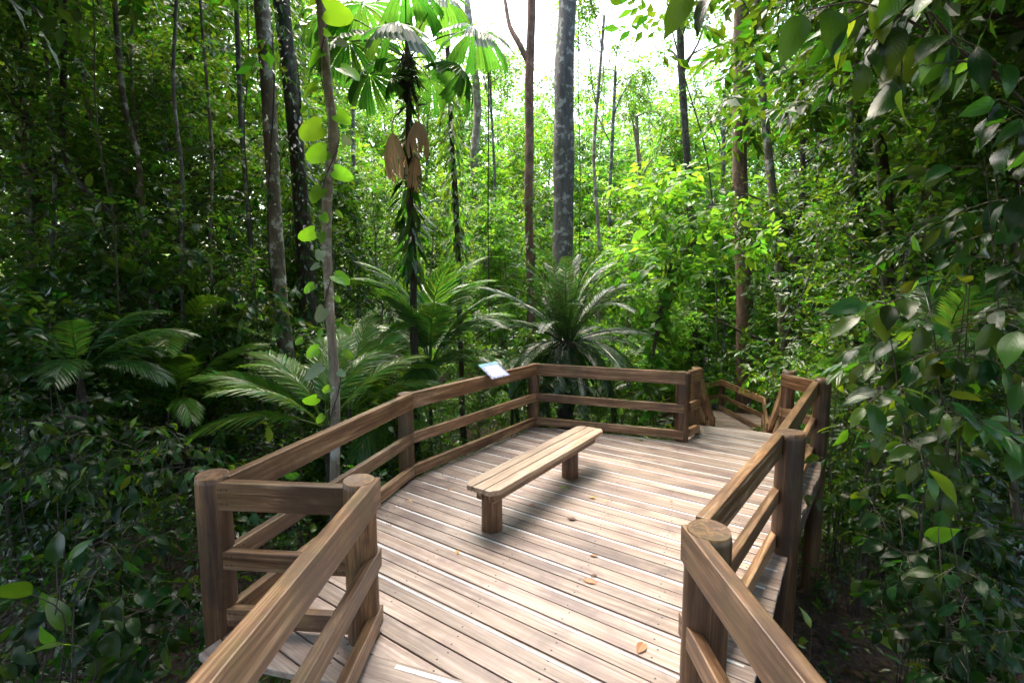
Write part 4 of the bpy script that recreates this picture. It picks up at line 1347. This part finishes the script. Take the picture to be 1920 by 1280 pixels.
def broad_shrub(name, label, base, stems, leaves, leaf_len, per, seed, group=None, cat='shrub', stem_r=.012, droop=.45, spread=.8, barkm='twig', face=(0, -.3, .9), name_leaf='leaf', start=.35):
    """stems: 3D control polylines, each with its number of leaves; leaves sit alternately along the outer part of each stem"""
    rg = np.random.default_rng(seed)
    base = np.asarray(base, float)
    o = thing(name, label, cat, base, group)
    tubes = []
    for st_, n in zip(stems, per):
        k_ = 1.0
        if isinstance(st_, tuple): st_, k_ = st_
        ax_ = curve(np.asarray(st_, float), 18)
        tubes.append(tube(ax_ - base, np.linspace(stem_r, stem_r * .35, 18) * k_, 5))
        if not n: continue
        tt = np.linspace(start, 1.0, n)
        tan = nrm(np.gradient(ax_, axis=0))
        for i, t in enumerate(tt):
            p = np.array([np.interp(t * 17, np.arange(18), ax_[:, k]) for k in range(3)])
            d = np.array([np.interp(t * 17, np.arange(18), tan[:, k]) for k in range(3)])
            s = nrm(np.cross(d, UP + rg.normal(size=3) * .2)) * (1 if i % 2 else -1)
            D = d * (.45 if i < n - 1 else 1.2) + s * spread * (1 if i < n - 1 else .1) + rg.normal(size=3) * .25 + np.array([0, 0, -droop])
            D = nrm(D)
            q = p + D * leaf_len * .16 + np.array([0, 0, .01])
            tubes.append(tube(np.array([p, (p + q) / 2, q]) - base, [.004, .003, .003], 4))
            N = np.asarray(face, float) + rg.normal(size=3) * .42
            put_leaf(o, leaves[int(rg.integers(0, len(leaves)))], q, D, N, leaf_len * rg.uniform(.6, 1.25), base, name_leaf)
    link('stem', mesh_np('stem', *join(tubes), M[barkm], True), o)
    return o


def branchy(rg, base, center, ext, mains, twigs, leaves, tl=.5, lean=(0, 0, 0), flat=.25):
    """a few main stems that rise through a box round center, with side twigs that carry the leaves"""
    base, center, ext = (np.asarray(q, float) for q in (base, center, ext))
    st_, per = [], []
    for i in range(mains):
        e = center + rg.uniform(-.75, .75, 3) * ext + np.array([0, 0, ext[2] * .5])
        m = base + (e - base) * .5 + rg.normal(size=3) * .1 + np.array(lean) * .3
        ax_ = curve([base + rg.normal(size=3) * np.array([.06, .06, 0]), m, e], 18)
        st_.append((ax_, 1.0)); per.append(3)
        zlo = center[2] - ext[2]
        for j in range(twigs):
            t = 1 - .62 * rg.uniform(0, 1)
            p = np.array([np.interp(t * 17, np.arange(18), ax_[:, k]) for k in range(3)])
            if p[2] < zlo: p = p + (e - p) * .5
            a_ = rg.uniform(0, 6.28)
            d = nrm(np.array([math.cos(a_), math.sin(a_), rg.normal() * flat]) + np.array(lean))
            L = tl * rg.uniform(.5, 1.25)
            st_.append(([p, p + d * L * .5 + UP * .05 * L, p + d * L - UP * .12 * L], .5)); per.append(leaves)
    return st_, per


def arching(rg, base, center, ext, n, lift=.5):
    """n stems from base that arch to points spread through a box round center"""
    out = []
    base = np.asarray(base, float); center = np.asarray(center, float)
    for i in range(n):
        e = center + rg.uniform(-1, 1, 3) * np.asarray(ext)
        m = base + (e - base) * .45 + UP * lift * rg.uniform(.5, 1.3) + rg.normal(size=3) * .08
        k = base + (e - base) * .78 + UP * lift * .8 + rg.normal(size=3) * .06
        out.append([base + rg.normal(size=3) * np.array([.05, .05, 0]), m, k, e])
    return out


def onground(x, y):
    return np.array([x, y, float(ground_z(x, y)) - .05])


rs = np.random.default_rng(77)
def bshrub(label, base, center, ext, mains, twigs, nl, leaves, L, seed, tl=.5, lean=(0, 0, 0), droop=.45, name='broadleaf_shrub', cat='shrub', stem_r=.009):
    st_, per = branchy(rs, base, center, ext, mains, twigs, nl, tl, lean)
    return broad_shrub(name, label, base, st_, leaves, L, per, seed, cat=cat, stem_r=stem_r, droop=droop)


bshrub('big-leaved branches with glossy drooping leaves at the right edge, level with the rails', onground(4.1, 3.9), at(1760, 545, 3.4), (.5, .35, .2), 4, 7, 6, BIG + LAN[:1] + [BIGD[0]], .22, 1, .5, (-.4, -.2, 0), .5)
bshrub('leafy branch reaching towards the right railing post, below the big glossy leaves', onground(3.9, 4.4), at(1745, 790, 3.8), (.3, .3, .2), 3, 6, 6, BIG + BIGD + [LAN[0]], .16, 2, .42, (-.3, -.1, 0))
bshrub('dark broad-leaved shrub in deep shade at the right edge', onground(4.3, 3.3), at(1870, 380, 3.5), (.45, .45, .6), 4, 10, 6, BIGD + [LAN[1], LAN[1]], .19, 3, .5, (-.2, -.2, 0))
bshrub('sparse leafy plants in the dark below the right railing', onground(3.3, 2.9), at(1760, 1010, 3.3), (.3, .35, .22), 3, 4, 5, BIGD + [LAN[1]], .15, 4, .4)
bo, base_o = at(1990, 230, 2.9), onground(4.6, 3.0)
main = curve([base_o, at(2140, 520, 3.0), bo, at(1880, 120, 2.85), at(1780, 70, 2.8), at(1690, 30, 2.75)], 18)
stems = [(main, 1.0)]
per = [4]
rb = np.random.default_rng(404)
for k_ in range(15):
    t = rb.uniform(.62, 1.0)
    p = np.array([np.interp(t * 17, np.arange(18), main[:, k]) for k in range(3)])
    e = at(rb.uniform(1490, 1800), rb.uniform(-30, 190), rb.uniform(2.5, 3.0))
    d = e - p
    e = p + d * min(1, .62 / np.linalg.norm(d))
    stems.append(([p, p + (e - p) * .5 + UP * .05, e], .4)); per.append(5)
for e in (at(1512, 20, 2.6), at(1560, 60, 2.65), at(1620, 110, 2.7), at(1690, 160, 2.7)):
    p = main[-1] if e[0] < main[-2][0] else main[-3]
    stems.append(([p, p + (e - p) * .5 + UP * .06, e], .4)); per.append(4)
broad_shrub('overhanging_branch', 'overhanging branch with large leaves hanging into the top right corner', base_o, stems, [BIG[1], BIGD[0], BIGD[1], LAN[1], BIG[0]], .22, per, 5, cat='branch', droop=1.15, stem_r=.022)
broad_shrub('overhanging_branch', 'few dark leaves hanging from above the top edge, right of the sky gap', onground(4.4, 2.6), [[onground(4.4, 2.6), at(2100, -300, 2.6), at(1600, -200, 2.5), at(1330 + 40 * k, -70, 2.5), at(1300 + 45 * k, -28, 2.5)] for k in range(2)], BIGD, .2, [4, 4], 6, cat='branch', droop=1.5, stem_r=.012, start=.88)
b = onground(2.1, 3.15)
t0 = at(1522, 1185, 3.05)
broad_shrub('small_plant', 'small bright seedling beside the right railing in the dark', onground(t0[0], t0[1]), [[onground(t0[0], t0[1]), t0 - UP * .2, t0]], [LAN[0]], .13, [14], 7, cat='plant', stem_r=.006, droop=.05, spread=1.2)
c_ = at(1735, 915, 3.6)
broad_shrub('small_plant', 'upright pale rosette plant among the dark leaves on the right', onground(c_[0], c_[1]), [[onground(c_[0], c_[1]), c_ - UP * .3, c_]], [leaf_mesh('rosette_leaf', 'leaf_lime', 'lance', .2, .3, .2, 31), LAN[0], LAN[0]], .24, [12], 8, cat='plant', stem_r=.012, droop=-.25, spread=.9)
# left
bshrub('leafy shrub with pointed leaves left of the left corner post', onground(-3.7, 4.9), at(230, 850, 4.4), (.8, .5, .3), 5, 11, 7, [LAN[0], LAN[1], LAN[0], BIGD[0]], .15, 9, .5)
bshrub('low dark leaves in the bottom left shade', onground(-3.3, 3.8), at(250, 1010, 3.8), (.6, .4, .2), 4, 7, 6, [LAN[1], BIGD[0]], .14, 10, .42)
bshrub('small-leaved dark shrub at the left edge below the palms', onground(-4.6, 4.6), at(20, 800, 4.4), (.5, .5, .35), 4, 9, 6, [LAN[1], BIGD[1]], .14, 13, .45)
for i_, (u_, v_, Y_, ex, lab_, lv_, L_) in enumerate([(110, 540, 7.0, (.8, .6, .8), 'glossy bush under the upright trunk at the left edge', BIG + LAN, .2),
                                                    (440, 520, 8.4, (.7, .6, .9), 'bush with hanging leaves just left of the mottled trunk', BIG, .19), (230, 380, 7.6, (1.0, .6, .9), 'high leafy bush in the middle of the left thicket', BIG + [LAN[0]], .19)]):
    cc_ = at(u_, v_, Y_)
    bshrub(lab_, onground(cc_[0] + .2, cc_[1] + .6), cc_, ex, 4, 9, 7, lv_, L_, 70 + i_, .6, name='broadleaf_bush', cat='bush')
bshrub('thick dark foliage filling the bottom left corner', onground(-3.0, 3.6), at(230, 1130, 3.4), (.75, .4, .18), 5, 10, 6, [LAN[1], BIGD[0], BIGD[1]], .16, 14, .4, stem_r=.007)
bshrub('thick dark foliage low on the right below the glossy leaves', onground(3.6, 4.0), at(1720, 960, 3.7), (.55, .4, .3), 5, 10, 6, [LAN[1], BIGD[0], BIGD[1]], .15, 15, .4, stem_r=.007)
bshrub('dark foliage filling the bottom right corner', onground(3.0, 3.1), at(1800, 1160, 3.0), (.45, .4, .2), 4, 8, 6, [LAN[1], BIGD[0], BIGD[1]], .15, 16, .38, stem_r=.007)
c_ = at(75, 1080, 3.0)
broad_shrub('large_leaf_plant', 'plant with a few large grey-green leaves at the left edge', onground(c_[0], c_[1]), arching(rs, onground(c_[0], c_[1]), c_, (.3, .2, .12), 4, .2), [BIG[0], LAN[0]], .32, [4] * 4, 11, cat='plant', stem_r=.01)
c_ = at(170, 1190, 3.0)
broad_shrub('large_leaf_plant', 'ragged large-leaved plant near the bottom left corner', onground(c_[0], c_[1]), arching(rs, onground(c_[0], c_[1]), c_, (.22, .2, .1), 3, .15), [BIG[2], BIG[0]], .26, [4] * 3, 12, cat='plant', stem_r=.01)
for i, (u, v, Y, nn, L, lab, lv) in enumerate([(700, 850, 5.9, 5, .17, 'small leafy plant seen between the left rails', BIG), (835, 745, 6.9, 6, .15, 'bright leafy plant right behind the left railing below the sign', BIG), (830, 800, 6.8, 5, .14, 'small leafy plant low behind the left railing', BIG),
                                              (520, 940, 4.6, 5, .16, 'leafy plant showing under the near left rails', BIGD), (560, 860, 5.0, 5, .16, 'glossy plant behind the left railing near the corner post', BIG), (1150, 725, 8.6, 7, .15, 'pale leafy plant behind the far railing', BIG), (1230, 790, 8.4, 6, .16, 'ferny leafy plant behind the right end of the far railing', BIG),
                                              (1400, 745, 16.9, 6, .3, 'lime-tipped plant behind the far landing railing', BIG), (1640, 700, 5.6, 8, .18, 'leafy plant behind the tallest post', BIG), (1600, 640, 6.6, 8, .18, 'leafy branch behind the big glossy leaves', BIG)]):
    c_ = at(u, v, Y)
    bb = onground(c_[0], c_[1])
    broad_shrub('leafy_plant', lab, bb, arching(rs, bb, c_, (.35, .25, .2), nn, .25), lv, L, [8] * nn, 20 + i, cat='plant', stem_r=.008)
# bright broadleaf sapling in the middle right
sb = at(1224, 720, 8.6)
bb = onground(sb[0], sb[1])
top = at(1290, 400, 8.4)
stems = []
for i in range(22):
    e = at(1285, 430, 8.4) + rs.uniform(-1, 1, 3) * np.array([.95, .6, .8])
    mid = at(1262 + rs.uniform(-15, 15), 540 - rs.uniform(0, 90), 8.5)
    stems.append([bb, at(1222, 660, 8.6), mid, mid + (e - mid) * .5 + UP * .18, e])
BRT = [leaf_mesh('sapling_leaf_%d' % i, 'leaf_bright', 'ellipse', .3, .4, .2, 40 + i) for i in range(2)]
broad_shrub('bright_sapling', 'bright yellow-green broad-leaved sapling behind the right end of the far railing', bb, stems, BRT, .25, [13] * 22, 50, cat='sapling', stem_r=.014)
bsap = bpy.data.objects['bright_sapling']
cl_ = np.array([at(1285, 430, 8.5) + rs.uniform(-1, 1, 3) * np.array([1.05, .7, .95]) for _ in range(17)])
tg, lf = sprays(np.random.default_rng(52), cl_, np.full(17, .30), 12, 7, .34, .19, .15)
tag(link('small_leaves', mesh_np('small_leaves', *stamp(T_MID, lf[0] - bb, *lf[1:], .46), M['leaf_bright']), bsap), kind='stuff')

# ------------------------------------------------------------------ heart-leaved vine on the slender pale trunk
vb = ax_pal[0] + np.array([.1, -.05, 0])
vine = thing('heart_leaf_vine', 'climbing vine with lime heart-shaped leaves on the slender pale trunk', 'vine', vb)
zz = ax_pal[:, 2]
tq = np.linspace(0, 1, 110)
zv = vb[2] + .05 + tq * (at(600, -60, 5.35)[2] - vb[2])
axp = np.stack([np.interp(zv, zz, ax_pal[:, k]) for k in range(3)], 1)
rp = np.interp(zv, zz, rd_pal) + .008
an = tq * 34
coil = axp + np.stack([np.cos(an) * rp * 1.12, np.sin(an) * rp * 1.12, 0 * an], 1)
link('stem', mesh_np('stem', *tube(coil - vb, np.full(110, .006), 5), M['twig'], True), vine)
for i, (u, v, r, g, ang) in enumerate([(632, 26, 30, 0, 20), (590, 106, 27, 0, 200), (655, 135, 25, 0, -20), (579, 168, 22, 0, 170), (583, 246, 27, 0, 190), (592, 290, 24, 0, 175), (642, 221, 19, 0, -10), (641, 326, 22, 0, -25), (594, 364, 20, 0, 160), (576, 441, 20, 0, 195), (603, 443, 13, 0, 60),
                                       (600, 478, 14, 1, 150), (640, 522, 20, 0, -40), (602, 589, 23, 1, 170), (646, 619, 17, 0, -30), (583, 660, 18, 0, 190), (598, 668, 10, 0, 230), (652, 664, 12, 0, -10), (588, 697, 22, 1, 215), (581, 752, 18, 0, 215), (560, 640, 12, 0, 180), (600, 785, 11, 0, 240), (608, 408, 12, 0, 100), (578, 540, 14, 0, 190), (612, 62, 10, 0, 90), (640, 80, 12, 1, 0), (570, 205, 11, 0, 180), (650, 265, 12, 1, 0), (606, 330, 10, 0, 90), (634, 400, 11, 0, 0), (590, 500, 10, 1, 190), (632, 560, 11, 0, 0), (600, 625, 10, 0, 200), (640, 700, 11, 1, 0), (612, 730, 10, 0, 200)]):
    Yl = 5.2 + rs.uniform(-.12, .1)
    cpt = at(u, v, Yl)
    L = r * rs.uniform(1.35, 1.85) * Yl / F
    tr_ = np.array([np.interp(cpt[2], zz, ax_pal[:, k]) for k in range(3)])
    D = nrm(cpt - tr_); D = nrm(np.array([D[0], D[1] * .3, D[2] - .35]))
    P = cpt - D * L * .45
    N = np.array([rs.normal() * .4, -1, .35 + rs.normal() * .45])
    put_leaf(vine, HEARTG if g else HEART[i % 2], P, D, N, L, vb, 'heart_leaf')
    q0 = np.array([np.interp(P[2] + .04, coil[:, 2], coil[:, k]) for k in range(3)])
    link('leaf_stalk', mesh_np('leaf_stalk', *tube(curve([q0 - vb, (q0 + P) / 2 - vb + UP * .02, P - vb], 6), np.full(6, .003), 4), M['green_stem'], True), vine)

# ------------------------------------------------------------------ climbers wrapped round trunks


def climber(name, label, axp, rad, z0, z1, n, ll, mat, seed, wr=.36, hang=1.0, spread=1.0):
    rg = np.random.default_rng(seed)
    z = rg.uniform(z0, z1, n)
    a = rg.uniform(0, 6.28, n)
    C = np.stack([np.interp(z, axp[:, 2], axp[:, k]) for k in range(3)], 1)
    r = np.interp(z, axp[:, 2], rad)
    o_ = np.stack([np.cos(a), np.sin(a), 0 * a], 1)
    P = C + o_ * (r * rg.uniform(.95, 1.3, n) + rg.uniform(0, .07, n) * spread)[:, None]
    D = o_ * .75 + np.array([0, 0, -hang]) + rg.normal(size=(n, 3)) * .35
    N = o_ + UP * .6 + rg.normal(size=(n, 3)) * .3
    base = C[np.argmin(z)].copy(); base[2] = float(ground_z(base[0], base[1]))
    o = thing(name, label, 'vine', base)
    tag(link('leaves', mesh_np('leaves', *stamp(T_MID, P - base, nrm(D), N, ll * rg.uniform(.6, 1.3, n), wr), M[mat]), o), kind='stuff')
    zz_ = np.linspace(base[2], z1, 60)
    cc = np.stack([np.interp(zz_, axp[:, 2], axp[:, k]) for k in range(3)], 1)
    rr_ = np.interp(zz_, axp[:, 2], rad) + .01
    an_ = np.linspace(0, 9, 60)
    cc += np.stack([np.cos(an_) * rr_, np.sin(an_) * rr_, 0 * an_], 1)
    link('stem', mesh_np('stem', *tube(cc - base, np.full(60, .012), 5), M['twig'], True), o)
    return o


climber('climbing_vine', 'dense leafy climber on the dark trunk right of the mottled trunk', ax_dk, rd_dk, .4, 9, 1500, .17, 'leaf_dark', 1, spread=3.5)
climber('climbing_vine', 'sparse leafy climber on the lichen-mottled trunk', ax_mot, rd_mot, 3.6, 9, 260, .13, 'leaf_dark', 2, spread=2)
climber('climbing_vine', 'leafy climber hiding the thin trunk right of the dead fan leaves', ax_vin, rd_vin, 2.6, 6.4, 700, .2, 'leaf_mid', 3, .3, spread=3.5)
climber('climbing_vine', 'leafy climber round the trunk left of the crooked trunk on the right', ax_vr, rd_vr, .5, 6.5, 1100, .17, 'leaf_dark', 4, spread=3)
climber('climbing_vine', 'few round leaves on the thickest grey trunk', ax_big, rd_big, 1.5, 3.4, 40, .16, 'leaf_mid', 5, .7, 1.4, .4)
climber('climbing_vine', 'leafy climber low on the reddish peeling trunk', ax_red, rd_red, 1.2, 5.2, 280, .2, 'leaf_mid', 6, .33, spread=2.5)
climber('epiphyte', 'long hanging strap leaves on the fan palm trunk below the dead leaves', axf + fb, np.full(40, .06), 2.4, 4.1, 120, .42, 'leaf_dark', 7, .24, 1.0, 1.0)['category'] = 'epiphyte'
climber('epiphyte', 'small leaves on the upper fan palm trunk', axf + fb, np.full(40, .06), 4.1, 5.6, 110, .26, 'leaf_dark', 8, .2, .8, 1.0)['category'] = 'epiphyte'

# ------------------------------------------------------------------ hanging lianas


def liana(label, pts, Y, r):
    P = curve([at(u, v, Y) for u, v in pts], 24)
    base = P[-1] if P[-1][2] < P[0][2] else P[0]
    o = thing('liana', label, 'vine', base)
    link('stem', mesh_np('stem', *tube(P - base, np.full(24, r), 5), M['twig'], True), o)


liana('thin dark liana slanting down across the bright sky gap', [(1235, -120), (1252, 20), (1272, 110), (1300, 200), (1325, 280), (1340, 420), (1345, 640)], 11, .016)
liana('straight thin liana hanging left of the reddish trunk', [(914, -80), (916, 200), (915, 430), (918, 640)], 9.5, .012)
liana('long thin stem slanting across the right thicket', [(1790, 180), (1700, 320), (1600, 410), (1540, 460), (1470, 640)], 6.5, .007)
liana('thin looping vine in the upper left thicket', [(170, -60), (178, 60), (176, 180), (190, 300), (215, 420), (225, 620)], 6.8, .009)
liana('thin vine hanging beside the mottled trunk', [(462, -40), (468, 120), (455, 240), (470, 400), (488, 700)], 8.6, .01)
liana('thin vine hanging right of the thickest trunk', [(1086, -60), (1084, 150), (1088, 330), (1085, 600)], 12.5, .012)

# ------------------------------------------------------------------ uncountable undergrowth, litter and far forest
rg = np.random.default_rng(91)
poly = np.array(main_poly)


def clear_of_deck(x, y, pad=.35):
    inside = np.zeros(len(x), bool)
    cx, cyy = poly.mean(0)
    q = poly + nrm(poly - np.array([cx, cyy])) * pad
    for (x0, y0), (x1, y1) in zip(q, np.roll(q, -1, 0)):
        c1 = ((y0 > y) != (y1 > y)) & (x < (x1 - x0) * (y - y0) / (y1 - y0 + 1e-9) + x0)
        inside ^= c1
    walkm = (np.abs(x) < 1.3) & (y < 3)
    a = np.stack([x, y], 1) - (I0 + M0) / 2
    s_, d_ = a @ SD, np.abs(a @ np.array([-SD[1], SD[0]]))
    stairm = (s_ > -.3) & (s_ < 10.5) & (d_ < 1.15)
    b_ = np.stack([x, y], 1) - pa
    pathm = (b_ @ dpa > -.5) & (b_ @ dpa < 4) & (np.abs(b_ @ npa) < .9)
    return ~(inside | walkm | stairm | pathm)


def undergrowth(label, n, xr, yr, h, leaf, ll, seed, tw=5, m=7, wr=.38):
    g = np.random.default_rng(seed)
    x, y = g.uniform(*xr, n), g.uniform(*yr, n)
    k = clear_of_deck(x, y)
    x, y = x[k], y[k]
    hh = g.uniform(.05, 1, len(x)) ** 1.3 * h * (.55 + .45 * np.sin(x * 1.1 + 2 * np.sin(y * .7)))
    C = np.stack([x, y, ground_z(x, y) + np.maximum(hh, .05)], 1)
    tg, lf = sprays(g, C, np.full(len(C), .28), tw, m, .32, ll, .15)
    o = tag(link('undergrowth', mesh_np('undergrowth', *stamp(T_MID, *lf, wr), M[leaf])), label, 'undergrowth', kind='stuff')


undergrowth('low dark leafy undergrowth on the left forest floor', 1500, (-11, -1.5), (1.0, 13), 1.25, 'leaf_dark', .12, 1)
undergrowth('low leafy undergrowth behind the platform', 1100, (-4, 5), (6.5, 14), 1.35, 'leaf_mid', .12, 2)
undergrowth('low leafy undergrowth on the right forest floor', 1100, (2.5, 12), (2.0, 15), 1.2, 'leaf_dark', .12, 3)
undergrowth('dense leafy plants hugging the back of the far railing', 420, (-2.6, 3.0), (6.2, 9.4), 1.75, 'leaf_mid', .14, 6)
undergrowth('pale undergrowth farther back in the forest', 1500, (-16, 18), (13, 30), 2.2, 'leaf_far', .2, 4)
n = 16000
x, y = rg.uniform(-11, 12, n), rg.uniform(-1, 16, n)
k = clear_of_deck(x, y, -.6) | True
P = np.stack([x, y, ground_z(x, y) + .02 + rg.uniform(0, .03, n)], 1)
a = rg.uniform(0, 6.28, n)
D = np.stack([np.cos(a), np.sin(a), rg.normal(size=n) * .15], 1)
tag(link('leaf_litter', mesh_np('leaf_litter', *stamp(T_FAR, P, D, UP + rg.normal(size=(n, 3)) * .25, rg.uniform(.06, .15, n), .45), M['litter'])), 'brown dead leaves scattered over the forest floor', 'leaf litter', kind='stuff')
# far wall of forest: lower in the middle, where the sky shows
n = 12000
u = rg.uniform(-700, 2700, n)
Y = rg.uniform(30, 62, n)
top_v = np.interp(u, [-700, 350, 640, 900, 1000, 1200, 1330, 1500, 2700], [-200, -100, 0, 140, 190, 190, 90, -80, -200])
v = top_v + (700 - top_v) * rg.uniform(0, 1, n) ** .8
x_ = (u - 960) * Y / F
C = np.stack([x_, Y, CH + Y * (540 - v) / F], 1)
tg, lf = sprays(rg, C, np.full(n, 1.5), 4, 8, .9, .42, .2)
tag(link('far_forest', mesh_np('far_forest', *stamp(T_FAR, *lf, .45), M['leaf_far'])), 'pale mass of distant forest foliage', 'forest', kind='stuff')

# fallen branches on the floor at the left
for i, (pts, Y, r, lab) in enumerate([([(130, 1262), (250, 1256), (360, 1240)], 4.4, .03, 'thin fallen branch on the ground at the bottom left'), ([(270, 1135), (340, 1140), (400, 1150)], 5.0, .025, 'short dead stick on the ground left of the corner post')]):
    P = []
    for u_, v_ in pts:
        q = at(u_, v_, Y); P.append(np.array([q[0], q[1], float(ground_z(q[0], q[1])) + .04]))
    P = curve(P, 12)
    o = thing('fallen_branch', lab, 'branch', P[0])
    link('stem', mesh_np('stem', *tube(P - P[0], np.linspace(r, r * .6, 12), 7, i, .08), M['bark_pale'], True), o)

# ------------------------------------------------------------------ leaves lying on the platform
FL = {k: leaf_mesh('fallen_' + k, 'fall_' + k, 'lance', .22, .25, .35, 60 + i) for i, k in enumerate(('brown', 'green', 'dark', 'orange'))}


def deck_pt(u, v):
    x, y = (u - 960) / F, -(v - 640) / F
    r = np.array([x, CP + y * SP, -SP + y * CP])
    return r * (-CH / r[2]) + np.array([0, 0, CH])


for u, v, kind, L, ang, lab in [(1196, 1226, 'brown', .17, 55, 'largest brown leaf lying on the boards near the right post'), (1093, 1087, 'brown', .16, -25, 'pinkish curled leaf on the boards in the middle foreground'), (855, 1040, 'orange', .10, 80, 'small yellow leaf on the boards left of the bench leg'),
                                (1050, 914, 'green', .12, -20, 'green leaf on the boards just right of the bench'), (1193, 826, 'green', .17, 15, 'green leaf on the boards near the far railing'), (990, 948, 'brown', .11, 10, 'reddish leaf on the boards by the near bench leg'),
                                (1063, 973, 'dark', .14, -15, 'dark crumpled leaf on the boards in the bench shadow'), (1104, 933, 'orange', .13, -15, 'thin orange leaf right of the green leaf by the bench'), (1132, 941, 'orange', .08, 40, 'tiny yellow leaf right of the thin orange leaf'),
                                (763, 939, 'orange', .08, -10, 'tiny orange leaf on the boards by the left railing'), (960, 820, 'orange', .10, 0, 'small orange leaf on the boards behind the bench'), (1106, 1041, 'brown', .10, -20, 'short reddish leaf on a board gap before the bench'),
                                (1078, 890, 'brown', .12, 30, 'reddish leaf beside the far bench leg'), (1108, 1083, 'dark', .09, 35, 'small dark leaf touching the pinkish curled leaf'), (1258, 943, 'brown', .09, 60, 'small brown leaf on the boards towards the right railing'), (839, 920, 'brown', .08, 20, 'tiny red leaf on the boards left of the bench')]:
    p = deck_pt(u, v)
    a = math.radians(ang)
    o = link('fallen_leaf', FL[kind], None, loc=(p[0], p[1], .006), rot=(rgp.normal() * .1, -.10, a), scale=L * .8)
    tag(o, lab, 'leaf', 'leaves fallen on the platform')


# ------------------------------------------------------------------ crumbs of litter on the boards
rc = np.random.default_rng(17)
n = 420
ed = rc.integers(0, 3, n)
A_ = np.array([[-1.75, 3.0], [-1.12, 5.45], [.4, 7.5]]); B_ = np.array([[-1.14, 5.4], [.3, 7.5], [2.4, 6.75]])
In = np.array([[.96, -.27], [.82, -.57], [-.35, -.93]])
t_ = rc.uniform(0, 1, (n, 1))
P = A_[ed] + (B_[ed] - A_[ed]) * t_ + In[ed] * (rc.exponential(.22, (n, 1)) + .03)
P = np.concatenate([P, np.full((n, 1), .007)], 1)
a = rc.uniform(0, 6.28, n)
D = np.stack([np.cos(a), np.sin(a), rc.normal(size=n) * .1], 1)
tag(link('litter_crumbs', mesh_np('litter_crumbs', *stamp(T_MID, P, D, UP + rc.normal(size=(n, 3)) * .2, rc.uniform(.008, .035, n), .5), M['fall_dark']), deck), kind='stuff')
